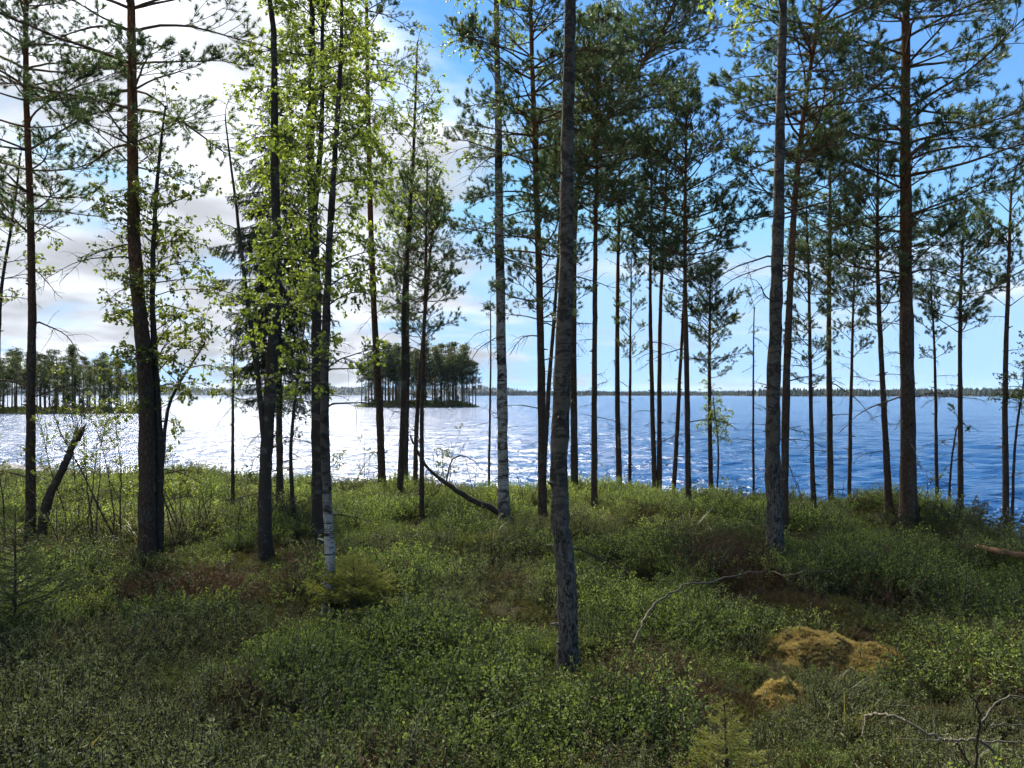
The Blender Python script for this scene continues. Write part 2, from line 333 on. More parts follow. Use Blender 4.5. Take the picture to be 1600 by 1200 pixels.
def water_mat():
    m, nt = new_mat('lake_water'); g = node(nt, 'ShaderNodeNewGeometry')
    mp = node(nt, 'ShaderNodeMapping', {0: g.outputs['Position'], 'Rotation': (0, 0, radians(18)), 'Scale': (1, 1.9, 1)})
    n1 = node(nt, 'ShaderNodeTexNoise', {'Vector': mp.outputs[0], 'Scale': 1.9, 'Detail': 5.0, 'Roughness': 0.6, 'Distortion': 0.4})
    n2 = node(nt, 'ShaderNodeTexNoise', {'Vector': mp.outputs[0], 'Scale': 0.6, 'Detail': 4.0, 'Roughness': 0.55, 'Distortion': 0.3})
    b2 = node(nt, 'ShaderNodeBump', {'Strength': 1.0, 'Distance': 0.42, 'Height': n2.outputs[0]})
    b1 = node(nt, 'ShaderNodeBump', {'Strength': 1.0, 'Distance': 0.10, 'Height': n1.outputs[0], 'Normal': b2.outputs[0]})
    at = node(nt, 'ShaderNodeAttribute', attribute_name='tint')
    foam_n = node(nt, 'ShaderNodeTexNoise', {'Vector': mp.outputs[0], 'Scale': 3.0, 'Detail': 6.0})
    fo = node(nt, 'ShaderNodeMath', {0: at.outputs['Fac'], 1: foam_n.outputs[0]}, operation='MULTIPLY')
    fr = node(nt, 'ShaderNodeMapRange', {0: fo.outputs[0], 1: 0.42, 2: 0.56})
    c = mixc(nt, fr.outputs[0], (0.008, 0.036, 0.105), (0.6, 0.62, 0.65))
    rg = node(nt, 'ShaderNodeMapRange', {0: fr.outputs[0], 3: 0.15, 4: 0.7})
    p = node(nt, 'ShaderNodeBsdfPrincipled', {'Base Color': c, 'Roughness': rg.outputs[0], 'IOR': 1.333, 'Specular IOR Level': 0.29, 'Normal': b1.outputs[0]})
    node(nt, 'ShaderNodeOutputMaterial', {0: p.outputs[0]}); return m
M['water'] = water_mat()

# ------------------------------------------------------------------ ground and lake
def grid_mesh(name, X, Y, Z, mat, tint=None):
    ny, nx = X.shape; mb = MB()
    i = np.arange(ny-1)[:, None]*nx; j = np.arange(nx-1)[None]
    F = np.stack([i+j, i+j+1, i+nx+j+1, i+nx+j], -1).reshape(-1, 4)
    mb.add(np.stack([X, Y, Z], -1).reshape(-1, 3), F, 0, None if tint is None else tint.ravel())
    return mb.mesh(name, [mat])
xs = np.concatenate([-np.geomspace(500, 32, 14), np.arange(-30, -10, 0.5), np.arange(-10, 8, 0.14), np.arange(8, 24, 0.5), np.geomspace(25, 500, 14)])
ys = np.concatenate([-np.geomspace(500, 13, 14), np.arange(-12, 2, 0.5), np.arange(2, 18, 0.14), np.arange(18, 42, 0.6)])
GX, GY = np.meshgrid(xs, ys)
ground = obj('ground', grid_mesh('ground', GX, GY, gh(GX, GY), M['soil']))
tag(ground, 'mossy forest floor sloping to the lake', None, kind='structure')

r_ = np.concatenate([np.geomspace(7, 900, 520), np.geomspace(930, 6000, 40)])
a_ = np.concatenate([np.linspace(radians(-100), radians(-40), 40, endpoint=False), np.linspace(radians(-40), radians(40), 620), np.linspace(radians(40.5), radians(110), 40)])
RR, AA = np.meshgrid(r_, a_, indexing='ij')
WX, WY = RR*np.sin(AA), RR*np.cos(AA)
WZ = np.zeros_like(WX); crest = np.zeros_like(WX)
wr = np.random.default_rng(5)
for k in range(46):                                    # wind waves, running towards the lower left
    lam = 0.7*1.115**k if k < 26 else 1.2*1.12**(k-26)
    th = radians(250)+wr.normal(0, 0.42); ph = wr.uniform(0, 2*pi)
    kx, ky = cos(th)*2*pi/lam, sin(th)*2*pi/lam
    cell = np.maximum(RR*np.log(900/7)/520, RR*radians(80)/620)
    fade = sstep(2.0, 5.0, lam/cell)
    amp = 0.0185*lam**0.8/(1+(lam/2.4)**2.4)
    s = np.sin(kx*WX+ky*WY+ph+1.3*value_noise(WX*0.05, WY*0.05, k))
    WZ += fade*amp*(s+0.25*np.cos(2*(kx*WX+ky*WY+ph)))
    crest += amp*s
patch = fbm(WX*0.03, WY*0.06, 77, 3)
crest = np.clip(crest/ (crest.std()+1e-6)*0.28*sstep(0.40, 0.62, patch), 0, 1)
lake = obj('lake', grid_mesh('lake', WX, WY, WZ+WATER, M['water'], crest))
tag(lake, 'wind ruffled blue lake reaching the far shore', None, kind='structure')

# ------------------------------------------------------------------ foliage and branch library
def unit(a): return a/(np.linalg.norm(a, axis=-1, keepdims=True)+1e-9)
def needles(mb, P, Dv, n, length, width, spread, back, rg, mat=1, tint=0.5, tv=0.5):
    P = np.repeat(np.asarray(P), n, 0); Dv = np.repeat(unit(np.asarray(Dv)), n, 0); m = len(P)
    pr = unit(np.cross(Dv, unit(rg.normal(size=(m, 3)))))
    a = rg.uniform(spread[0], spread[1], m)[:, None]
    nd_ = Dv*np.cos(a)+pr*np.sin(a)
    b = P-Dv*(rg.uniform(0, back, m)[:, None])
    w = unit(np.cross(nd_, unit(rg.normal(size=(m, 3)))))*width*0.5
    tip = b+nd_*(length*rg.uniform(0.7, 1.15, m))[:, None]
    V = np.stack([b-w, b+w, tip], 1).reshape(-1, 3)
    t = np.repeat(np.clip(tint+rg.normal(0, 0.5, m)*tv*0.5, 0, 1), 3)
    mb.add(V, np.arange(3*m).reshape(-1, 3), mat, t)
def leaves(mb, P, Dv, length, width, rg, mat=1, tint=0.5, tv=0.28, jitter=0.6, sag=0.35, flat=0.0, up=None):
    P = np.asarray(P); m = len(P)
    d = unit(unit(np.asarray(Dv))+rg.normal(size=(m, 3))*jitter+np.array([0, 0, -sag]))
    nrm = unit(rg.normal(size=(m, 3))+np.array([0, 0, flat]))
    s = unit(np.cross(d, nrm)); nn = np.cross(s, d)
    L = (length*rg.uniform(0.6, 1.2, m))[:, None]; W = (width*rg.uniform(0.7, 1.15, m))[:, None]*0.5
    V = np.stack([P, P+d*L*0.45+s*W+nn*L*0.10, P+d*L, P+d*L*0.45-s*W+nn*L*0.10], 1).reshape(-1, 3)
    i = np.arange(m)*4
    F = np.concatenate([np.stack([i, i+1, i+2], -1), np.stack([i, i+2, i+3], -1)])
    mb.add(V, F, mat, np.repeat(np.clip(tint+rg.normal(0, tv, m)+(0 if up is None else np.array(up)), 0, 1), 4))
def curve(p0, d0, L, n, bend, rg, wob=0.04):
    """polyline from p0, starting along d0 and pulled along bend"""
    pts = [np.array(p0, float)]; d = unit(np.array(d0, float))
    for k in range(n):
        d = unit(d+np.array(bend)*(1.0/n)+rg.normal(size=3)*wob)
        pts.append(pts[-1]+d*L/n)
    return np.array(pts)
def tang(P, i): i = min(max(i, 0), len(P)-2); return unit(P[i+1]-P[i])
def pine_branch(seed, L, rise, bend, dens=1.0):
    rg = np.random.default_rng(seed); mb = MB(); n = 10
    ax = curve((0, 0, 0), (1, rg.normal()*0.1, rise), L, n, (0, 0, bend), rg, 0.07)
    mb.tube(ax, np.linspace(0.009*L+0.004, 0.0028, n+1), 5, 0)
    TP, TD = [ax[-1]], [tang(ax, n-1)]
    nt = int((5+11*L)*dens)
    for k in range(nt):
        s = rg.uniform(0.28, 0.97)**0.85; i = int(s*n); p = ax[i]+(ax[min(i+1, n)]-ax[i])*(s*n-i); t = tang(ax, i)
        side = unit(np.cross(t, [0, 0, 1]))*(1 if k % 2 else -1)
        l = L*0.42*(1.12-s)*rg.uniform(0.6, 1.3)+0.07
        tw = curve(p, t*0.75+side*0.8+np.array([0, 0, rg.uniform(-0.3, 0.35)]), l, 4, (0, 0, 0.55), rg, 0.12)
        mb.tube(tw, np.linspace(0.0042, 0.002, 5), 3, 0)
        TP.append(tw[-1]); TD.append(tang(tw, 3))
        for q in range(int(l/0.13+rg.uniform(0, 1))):
            j = rg.integers(1, 4); sd = unit(tang(tw, j)+rg.normal(size=3)*0.55+np.array([0, 0, 0.25]))
            e = tw[j]+sd*rg.uniform(0.07, 0.14)
            mb.tube(np.array([tw[j], e]), [0.0026, 0.0018], 3, 0); TP.append(e); TD.append(sd)
    TP, TD = np.array(TP), np.array(TD)
    tt = rg.uniform(0.1, 0.8, len(TP))
    for c in range(len(TP)):
        needles(mb, TP[c:c+1], TD[c:c+1], 46, 0.047, 0.0050, (0.2, 1.45), 0.050, rg, 1, tt[c], 0.45)
    return mb.mesh('pine_branch', [M['twig_red'], M['needle']], False)
def dead_branch(seed, L, rise=0.1, bend=-0.4):
    rg = np.random.default_rng(seed); mb = MB(); n = 9
    ax = curve((0, 0, 0), (1, rg.normal()*0.15, rise), L, n, (rg.normal()*0.2, rg.normal()*0.3, bend), rg, 0.10)
    mb.tube(ax, np.linspace(0.007*L+0.005, 0.0024, n+1), 4, 0)
    for k in range(int(5+9*L)):
        i = rg.integers(2, n); t = tang(ax, i)
        tw = curve(ax[i], t*0.7+rg.normal(size=3)*0.6, L*rg.uniform(0.12, 0.4), 4, (0, 0, -0.5), rg, 0.2)
        mb.tube(tw, np.linspace(0.0034, 0.0013, 5), 3, 0)
    return mb.mesh('dead_branch', [M['twig']], False)
def leafy_branch(seed, L, rise, bend, leafmat, lsize=0.042, dens=1.0, tint=0.5, droop=-1.2):
    rg = np.random.default_rng(seed); mb = MB(); n = 10
    ax = curve((0, 0, 0), (1, rg.normal()*0.15, rise), L, n, (0, 0, bend), rg, 0.09)
    mb.tube(ax, np.linspace(0.0065*L+0.0025, 0.0018, n+1), 4, 0)
    P, Dv = [], []
    for k in range(int((4+10*L)*dens)):
        s = rg.uniform(0.2, 1.0); i = min(int(s*n), n-1); t = tang(ax, i)
        l = L*0.40*(1.15-s)*rg.uniform(0.5, 1.4)+0.06
        tw = curve(ax[i]+(ax[i+1]-ax[i])*(s*n-i), t*0.7+rg.normal(size=3)*0.55, l, 5, (0, 0, droop*rg.uniform(0.2, 1)), rg, 0.15)
        mb.tube(tw, np.linspace(0.0034, 0.0016, 6), 3, 0)
        for q in range(max(2, int(l/0.05))):
            u = rg.uniform(0.2, 1); j = min(int(u*5), 4)
            for e in range(3): P.append(tw[j]+(tw[j+1]-tw[j])*(u*5-j)+rg.normal(size=3)*0.012); Dv.append(tang(tw, j)+rg.normal(size=3)*0.4)
    leaves(mb, P, Dv, lsize, lsize*0.8, rg, 1, tint)
    return mb.mesh('leafy_branch', [M['twig'], leafmat], False)
def spruce_branch(seed, L, mat, rise=-0.05, bend=-0.25, hang=0.55, nlen=0.02):
    rg = np.random.default_rng(seed); mb = MB(); n = 8
    ax = curve((0, 0, 0), (1, 0, rise), L, n, (0, 0, bend), rg, 0.04)
    ax[:, 2] += np.linspace(0, 1, n+1)**3*L*0.10
    mb.tube(ax, np.linspace(0.007*L+0.002, 0.002, n+1), 4, 0)
    segs = [(ax[k], ax[k+1]) for k in range(1, n)]
    for k in range(int(16*L/0.6)+4):
        s = rg.uniform(0.12, 0.98); i = min(int(s*n), n-1); t = tang(ax, i); side = unit(np.cross(t, [0, 0, 1]))*(1 if k % 2 else -1)
        l = L*0.42*(1.1-s)*rg.uniform(0.7, 1.2)+0.03
        tw = curve(ax[i]+(ax[i+1]-ax[i])*(s*n-i), t*0.65+side*0.75-np.array([0, 0, hang*rg.uniform(0, 1)]), l, 3, (0, 0, -hang), rg, 0.1)
        mb.tube(tw, np.linspace(0.0022, 0.0012, 4), 3, 0); segs += [(tw[q], tw[q+1]) for q in range(3)]
    P, Dv = [], []
    for a, b in segs:
        d = b-a; l = np.linalg.norm(d)
        for q in range(max(2, int(l/0.005))): P.append(a+d*rg.uniform(0, 1)); Dv.append(d)
    needles(mb, P, Dv, 3, nlen, nlen*0.21, (0.5, 1.2), 0.004, rg, 1, 0.5, 0.6)
    return mb.mesh('spruce_branch', [M['twig'], mat], False)

LIB = {'pine_s': [pine_branch(100+k, 0.5, r, b) for k, (r, b) in enumerate([(0.2, 0.3), (0.5, 0.3), (0.0, 0.3), (0.8, 0.2), (0.3, 0.5)])],
       'pine_m': [pine_branch(120+k, 0.9, r, b) for k, (r, b) in enumerate([(0.15, 0.1), (0.35, 0.15), (0.0, 0.35), (0.55, 0.1), (0.2, -0.2)])],
       'pine_l': [pine_branch(140+k, 1.4, r, b, 1.1) for k, (r, b) in enumerate([(0.2, -0.25), (0.35, -0.35), (0.1, 0.2), (0.4, 0.05), (0.0, 0.3), (0.25, -0.5)])],
       'dead': [dead_branch(160+k, L, r, b) for k, (L, r, b) in enumerate([(0.5, 0.1, -0.4), (0.7, 0.25, -0.6), (0.9, 0.2, -1.0), (0.4, 0.4, 0.1), (0.6, -0.1, -0.5), (1.1, 0.35, -1.3)])],
       'birch_s': [leafy_branch(200+k, 0.5, r, b, M['birch_leaf'], 0.037, 1.5) for k, (r, b) in enumerate([(0.7, -0.5), (0.3, -0.4), (1.0, -0.6), (0.5, -0.9)])],
       'birch_m': [leafy_branch(220+k, 0.9, r, b, M['birch_leaf'], 0.041, 1.5) for k, (r, b) in enumerate([(0.8, -0.6), (0.5, -0.7), (1.1, -0.7), (0.4, -1.2)])],
       'birch_l': [leafy_branch(240+k, 1.5, r, b, M['birch_leaf'], 0.041, 1.5) for k, (r, b) in enumerate([(0.9, -0.8), (0.6, -1.0), (1.2, -1.0), (0.6, -1.6)])],
       'alder_s': [leafy_branch(300+k, 0.5, r, b, M['alder_leaf'], 0.042, 1.1) for k, (r, b) in enumerate([(0.7, -0.2), (0.4, -0.4), (1.0, -0.2), (0.2, 0.1)])],
       'alder_m': [leafy_branch(320+k, 0.9, r, b, M['alder_leaf'], 0.045, 1.1) for k, (r, b) in enumerate([(0.8, -0.3), (0.5, -0.5), (1.1, -0.3), (0.4, -0.8)])],
       'spruce_s': [spruce_branch(400+k, 0.35, M['spruce'], r) for k, r in enumerate([-0.1, 0.1, -0.25])],
       'spruce_m': [spruce_branch(410+k, 0.7, M['spruce'], r, -0.3, 0.9, 0.026) for k, r in enumerate([-0.1, -0.2, -0.35, 0.0])],
       'sapling_n': [spruce_branch(430+k, 0.28, M['spruce_new'], r, -0.1, 0.15, 0.017) for k, r in enumerate([0.2, 0.0, 0.35])],
       'sapling_d': [spruce_branch(440+k, 0.34, M['spruce_mid'], r, -0.1, 0.2, 0.017) for k, r in enumerate([0.15, 0.0, 0.3])]}
LIB['alder_l'] = LIB['alder_m']; LIB['spruce_l'] = LIB['spruce_m']
LEN = {'pine_s': .5, 'pine_m': .9, 'pine_l': 1.4, 'birch_s': .5, 'birch_m': .9, 'birch_l': 1.5, 'alder_s': .5, 'alder_m': .9, 'alder_l': .9, 'spruce_s': .35, 'spruce_m': .7, 'spruce_l': .7}

def smooth_path(P, n):
    """Catmull-Rom through the points, n samples"""
    P = np.array(P, float); Q = np.vstack([2*P[0]-P[1], P, 2*P[-1]-P[-2]])
    s = np.linspace(0, len(P)-1-1e-6, n); i = s.astype(int); t = (s-i)[:, None]
    a, b, c, d = Q[i], Q[i+1], Q[i+2], Q[i+3]
    return 0.5*((2*b)+(-a+c)*t+(2*a-5*b+4*c-d)*t*t+(-a+3*b-3*c+d)*t**3)
def trunk_mesh(name, path, r0, rtop, mat, seed, sides=14, rough=0.10, flare=0.35, power=0.8, rings=70):
    P = smooth_path(path, rings); rg = np.random.default_rng(seed)
    hgt = P[:, 2]-P[0, 2]; u = hgt/max(hgt[-1], 1e-3)
    P[1:-1, :2] += np.cumsum(rg.normal(0, 0.0012, (rings-2, 2)), 0)*1.0
    rad = rtop+(r0-rtop)*(1-u)**power
    rad = rad*(1+flare*1.3*np.exp(-hgt/0.14))
    def bump(i, th):
        a = value_noise(i*0.55+seed, th*1.6, seed)+0.5*value_noise(i*1.7, th*3.2+seed, seed+3)
        a = a*np.where(np.abs(th) < 9, 1, 1)
        lob = 0.30*np.exp(-np.interp(i, np.arange(rings), hgt)/0.16)*np.cos(th*4+seed+1.2*np.cos(th))*(flare > 0)
        return 1+rough*(a-0.75)+lob
    mb = MB(); mb.tube(P, rad, sides, 0, None, bump, True)
    if flare > 0:
        for k in range(16):                             # stubs and knots of lost branches
            i = int(rg.integers(4, rings-8)); a = rg.uniform(0, 6.28); d = np.array([cos(a), sin(a), rg.uniform(-0.2, 0.5)]); L = rg.uniform(0.015, 0.07)
            r = min(rad[i]*0.35, rg.uniform(0.005, 0.013)); mb.tube(np.array([P[i]+d*rad[i]*0.7, P[i]+d*rad[i], P[i]+d*(rad[i]+L)]), [r*1.7, r*1.2, r*0.5], 5)
    return mb.mesh(name, [mat]), P, rad

NAMES = {'pine': 'pine_tree', 'birch': 'birch_tree', 'alder': 'alder_tree', 'spruce': 'spruce_tree'}
TREES = []
def tree(species, pix, w, top_y, low_y, Lmax, step, per, ndead, label, group=None, bark=None, name=None, shape=0.45, lmin=0.22, side_bias=None, extra_stems=()):
    seed = 1000+len(TREES); rr = random.Random(seed)
    bx, by = pix[0]; Y = depth_at(bx, by)
    base = world_at(bx, by, Y); base.z = g1(base.x, base.y)-0.06
    pts = [Vector(base)]+[world_at(px, py, Y+0.0) for px, py in pix[1:]]
    lx, ly = pix[-1]
    if top_y < ly-5:
        px2, py2 = pix[-2]; sl = (lx-px2)/(ly-py2)*0.7
        pts.append(world_at(lx+sl*(top_y-ly), top_y, Y))
    for k, p in enumerate(pts[1:]): p.y += 0.02*(k+1)*rr.uniform(-1, 1)
    loc = [tuple(p-base) for p in pts]
    r0 = 0.88*w/2*Y/FPX
    root = obj(name or NAMES[species], None, None, base); root.empty_display_size = 0.3
    tag(root, label, species+' tree', group)
    bk = M['bark_'+(bark or {'pine': 'pine', 'birch': 'birch', 'alder': 'dark', 'spruce': 'dark'}[species])]
    near = Y < 9
    me, P, rad = trunk_mesh('trunk', loc, r0, max(0.008, r0*0.16), bk, seed, 20 if near else 12, 0.26 if species in ('birch', 'alder') else 0.20, 0.35, 0.75, 90 if near else 60)
    obj('trunk', me, root)
    stems = [(P, rad, low_y, top_y)]
    for sp, sw, slow in extra_stems:                    # forks of the same tree
        sp3 = [tuple(world_at(px, py, Y)-base) for px, py in sp]
        me2, P2, rad2 = trunk_mesh('stem', sp3, sw/2*Y/FPX, 0.006, bk, seed+77, 10, 0.12, 0.0, 0.8, 40)
        obj('stem', me2, root); stems.append((P2, rad2, slow, sp[-1][1]))
    crown = obj('crown', None, root)
    for P, rad, lo, tp in stems:
        zl = EYE-(lo-HY)/FPX*Y-base.z; zt = P[-1, 2]
        z = zl; az = rr.uniform(0, 6.28)
        while z < zt-0.03:
            u = (z-zl)/max(zt-zl, 0.01)
            for q in range(per if rr.random() < 0.7 else max(1, per-1)):
                az += 2.4+rr.uniform(-0.5, 0.5) if species != 'spruce' else 6.28/per+rr.uniform(-0.3, 0.3)
                l = Lmax*min(1, ((1-u)/shape))**0.8*rr.uniform(0.55, 1.1)
                if u < 0.12: l *= 0.75
                l = max(l, lmin)
                a = az
                if side_bias is not None and rr.random() < 0.6: a = side_bias+rr.uniform(-0.9, 0.9)
                ks = [k for k in (species+'_s', species+'_m', species+'_l')]
                k = min(ks, key=lambda q: abs(math.log(l/LEN[q])))
                lib = LIB[k]; v = rr.randrange(len(lib))
                i = int(np.searchsorted(P[:, 2], z)); i = min(max(i, 1), len(P)-1)
                f = (z-P[i-1, 2])/max(P[i, 2]-P[i-1, 2], 1e-4); pos = P[i-1]+(P[i]-P[i-1])*min(max(f, 0), 1)
                pitch = (0.0 if species != 'pine' else -0.75*max(0, u-0.35)) + rr.uniform(-0.12, 0.12)
                obj('branch', lib[v], crown, tuple(pos), (rr.uniform(-0.35, 0.35), pitch, a), l/LEN[k])
            z += step*rr.uniform(0.7, 1.35)*(1-0.35*u)
        if species in ('pine', 'spruce'):
            obj('branch', LIB[species+'_s'][0], crown, tuple(P[-1]-np.array([0, 0, 0.03])), (0, -1.35, rr.uniform(0, 6)), 0.55)
        elif P[-1, 2] < 50:
            obj('branch', LIB[species+'_s'][0], crown, tuple(P[-1]-np.array([0, 0, 0.03])), (0, -0.9, rr.uniform(0, 6)), 0.8)
    P = stems[0][0]; zl = EYE-(low_y-HY)/FPX*Y-base.z
    for k in range(int(ndead*1.5)):
        z = rr.uniform(0.18*zl, zl*1.15); i = min(max(int(np.searchsorted(P[:, 2], z)), 1), len(P)-1)
        obj('dead_branch', rr.choice(LIB['dead']), root, tuple(P[i]), (rr.uniform(-0.4, 0.4), rr.uniform(-0.2, 0.3), rr.uniform(0, 6.28)), rr.uniform(0.5, 1.0)*min(1.0, 0.5+0.4*Lmax))
    TREES.append((base.x, base.y, r0))
    return root

T = tree
GP = 'pines standing on the lake bank'
# species, pixel path from the base up, width px, top y, lowest live branch y, branch length, whorl step, per whorl, dead branches, label
T('pine', [(48, 830), (47, 600), (47, 450), (44, 150), (42, 0)], 17, -230, 370, 1.25, 0.24, 4, 9, 'slim pine at the left edge beside the broken leaning snag', GP)
T('pine', [(231, 858), (226, 600), (212, 400), (203, 200), (198, 0)], 30, -260, 260, 1.6, 0.30, 4, 14, 'tall reddish pine with long arching bare branches, touching a leafy thin alder', GP)
T('alder', [(247, 850), (250, 700), (244, 560), (242, 430), (250, 300), (259, 180)], 15, 165, 660, 0.75, 0.13, 3, 6, 'thin dark alder growing against the tall reddish pine on the left', 'slender leafy trees among the pines',
  extra_stems=[([(252, 735), (262, 640), (285, 590), (320, 535)], 7, 600)])
T('alder', [(-12, 825), (-2, 560), (5, 450), (20, 330), (33, 250)], 9, 240, 480, 0.55, 0.16, 3, 3, 'leafy thin alder cut off by the left edge of the photo', 'slender leafy trees among the pines')
T('spruce', [(437, 792), (436, 650), (432, 400), (424, 150)], 13, 130, 620, 0.95, 0.12, 6, 8, 'dark narrow spruce with drooping branches behind the leafy birches', None)
T('birch', [(414, 858), (415, 760), (418, 660), (428, 520), (432, 400), (430, 250), (425, 60), (422, -40)], 24, -150, 600, 0.55, 0.33, 1, 8, 'dark barked birch forking low, left of the spruce trunk', 'birches among the pines', bark='dark',
  extra_stems=[([(414, 700), (404, 600), (388, 480), (370, 330), (352, 180)], 9, 560)])
T('birch', [(497, 845), (495, 650), (494, 450), (488, 250), (486, 0)], 22, -160, 480, 1.0, 0.20, 3, 5, 'dark birch with lush lime green leaves, paired with the white footed birch', 'birches among the pines', bark='dark',
  extra_stems=[([(492, 330), (503, 190), (505, 0), (510, -160)], 9, 260)])
T('birch', [(512, 942), (515, 860), (509, 720), (507, 580), (511, 430), (522, 250), (532, 60)], 19, -60, 600, 0.8, 0.15, 2, 5, 'nearest leafy birch with white base rising through the spruce sapling', 'birches among the pines', bark='birch_foot')
T('alder', [(460, 808), (455, 720), (458, 650), (470, 570), (478, 500)], 8, 490, 700, 0.4, 0.13, 2, 6, 'crooked thin alder stem left of the paired birch trunks', 'slender leafy trees among the pines')
T('alder', [(363, 792), (364, 680), (366, 560)], 7, 540, 640, 0.42, 0.10, 3, 4, 'short thin sapling with leafy top between reddish pine and forked birch', 'slender leafy trees among the pines')
T('pine', [(598, 763), (592, 620), (584, 480), (578, 250), (575, 20)], 14, -180, 230, 0.95, 0.34, 3, 8, 'slender straight pine just right of the lime green birch', GP)
T('birch', [(624, 774), (631, 620), (634, 450), (646, 260), (652, 100)], 12, 60, 380, 0.9, 0.17, 3, 4, 'thin birch with airy hanging leaves above the wooded islet', 'birches among the pines', bark='dark')
T('pine', [(633, 757), (636, 600), (637, 450), (642, 290)], 10, 260, 520, 0.7, 0.2, 4, 5, 'straight thin pine left in the cluster before the islet', GP)
T('pine', [(648, 763), (652, 650), (664, 500), (676, 350)], 9, 300, 540, 0.75, 0.2, 4, 5, 'thin pine bowed to the right in the cluster before the islet', GP)
T('pine', [(659, 805), (659, 650), (664, 450), (667, 280)], 9, 250, 470, 0.7, 0.22, 3, 5, 'thin pine rooted nearest us in the cluster before the islet', GP)
T('birch', [(788, 806), (784, 600), (780, 400), (778, 200), (775, 0)], 21, -230, 260, 0.95, 0.30, 2, 8, 'white spotted birch at the root of the bent fallen stem', 'birches among the pines')
T('pine', [(848, 802), (845, 550), (836, 250), (828, 0)], 16, -200, 500, 1.3, 0.22, 4, 8, 'bushy pine close left of the large birch', GP)
T('pine', [(846, 790), (857, 620), (869, 450), (876, 320)], 10, 240, 400, 0.6, 0.25, 3, 5, 'leaning orange barked young pine crossing behind the large birch', GP)
T('birch', [(888, 1040), (884, 900), (876, 790), (879, 600), (885, 400), (887, 200), (890, 0)], 37, -420, -130, 1.3, 0.35, 3, 3, 'large rough barked birch nearest the camera, left of the fallen grey branch', 'birches among the pines', bark='birch_old')
T('pine', [(898, 768), (896, 520), (900, 310), (926, 220), (960, 165), (1002, 100), (1058, 0)], 14, -170, 330, 1.35, 0.11, 4, 9, 'pine whose upper trunk leans far right behind the large birch', GP, shape=0.3)
T('pine', [(928, 787), (930, 500), (932, 330), (934, 150)], 12, 20, 350, 1.15, 0.17, 4, 10, 'dark straight pine first to the right of the large birch', GP)
T('pine', [(968, 758), (965, 550), (967, 330), (968, 240)], 11, 190, 400, 0.85, 0.22, 4, 7, 'straight pine left of a thinner pine, over open water', GP)
T('pine', [(984, 752), (984, 600), (986, 480)], 7, 400, 560, 0.55, 0.2, 3, 3, 'very thin pine between two straighter thicker pines', GP)
T('pine', [(1024, 763), (1016, 500), (1017, 330)], 10, 230, 430, 0.85, 0.22, 4, 6, 'left pine of the close pair, its stem curving slightly left', GP)
T('pine', [(1030, 763), (1031, 500), (1038, 330)], 10, 180, 420, 0.85, 0.22, 4, 6, 'right pine of the close pair, its stem straight', GP)
T('pine', [(1050, 764), (1061, 620), (1069, 470)], 9, 330, 500, 0.7, 0.22, 3, 4, 'thin pine leaning right between the close pair and the bushy crowned pine', GP)
T('pine', [(1076, 783), (1072, 550), (1070, 370), (1073, 230)], 11, 130, 440, 1.05, 0.2, 4, 7, 'upright pine with dense dark crown standing left of the short pine', GP)
T('pine', [(1112, 762), (1108, 600), (1110, 430)], 10, 405, 590, 0.72, 0.14, 4, 3, 'short pine with low rounded crown seen against open blue', GP)
T('birch', [(1119, 750), (1122, 700), (1116, 640)], 4, 620, 690, 0.4, 0.08, 3, 0, 'little bright green birch sapling under the short pine', 'birches among the pines', bark='dark')
T('pine', [(1178, 772), (1177, 640), (1178, 500)], 5, 480, 520, 0.3, 0.3, 1, 9, 'spindly almost bare pine left of the stout grey birch', GP, lmin=0.15)
T('birch', [(1212, 853), (1208, 700), (1212, 450), (1220, 200), (1226, 0)], 28, -300, 20, 1.2, 0.3, 3, 12, 'stout grey birch right of centre, touching a dark crooked pine', 'birches among the pines', bark='birch_old')
T('pine', [(1224, 832), (1229, 600), (1236, 420), (1248, 270), (1266, 120), (1281, 0)], 15, -220, 330, 1.3, 0.19, 4, 8, 'dark crooked pine leaning right from behind the stout birch', GP)
T('pine', [(1272, 792), (1266, 600), (1262, 380)], 9, 320, 600, 0.5, 0.2, 3, 5, 'thin pine with sparse needles just right of the stout birch pair', GP)
T('pine', [(1298, 780), (1296, 500), (1297, 330)], 12, 150, 460, 0.95, 0.15, 4, 5, 'pine with full green crown midway between stout birch and thick red pine', GP)
T('pine', [(1326, 784), (1330, 600), (1334, 450)], 8, 390, 560, 0.5, 0.22, 3, 4, 'thin pine left of the pine that stands beside the thick red trunk', GP)
T('pine', [(1390, 788), (1380, 600), (1374, 450), (1372, 300)], 12, 205, 520, 0.75, 0.2, 4, 6, 'slightly bent pine close left of the thick red trunked pine', GP)
T('pine', [(1420, 806), (1416, 500), (1416, 250), (1418, 0)], 28, -280, 430, 1.75, 0.26, 4, 10, 'thick red trunked pine on the mound at right, widest trunk there', GP)
T('pine', [(1464, 778), (1460, 600), (1455, 470)], 7, 420, 560, 0.45, 0.2, 3, 5, 'thin pine first to the right of the thick red trunked pine', GP)
T('pine', [(1501, 782), (1500, 500), (1505, 360)], 11, 310, 520, 0.72, 0.19, 4, 6, 'medium pine with pointed top behind the dark bush', GP)
T('pine', [(1573, 826), (1571, 640), (1575, 400), (1583, 300)], 12, 255, 480, 0.62, 0.22, 3, 8, 'pine on the bank edge nearest the right side of the photo', GP)
T('alder', [(1578, 790), (1585, 690), (1597, 600)], 6, 570, 640, 0.4, 0.1, 3, 2, 'small leafy alder behind the pine at the right edge', 'slender leafy trees among the pines')
T('pine', [(1480, 785), (1486, 730), (1492, 680)], 5, 660, 700, 0.25, 0.2, 2, 3, 'stunted dead looking pine stem left of the pointed top pine', GP, lmin=0.14)
T('pine', [(763, 764), (765, 640), (766, 510)], 5, 470, 500, 0.25, 0.3, 1, 9, 'spindly bare pine left of the white spotted birch', GP, lmin=0.14)

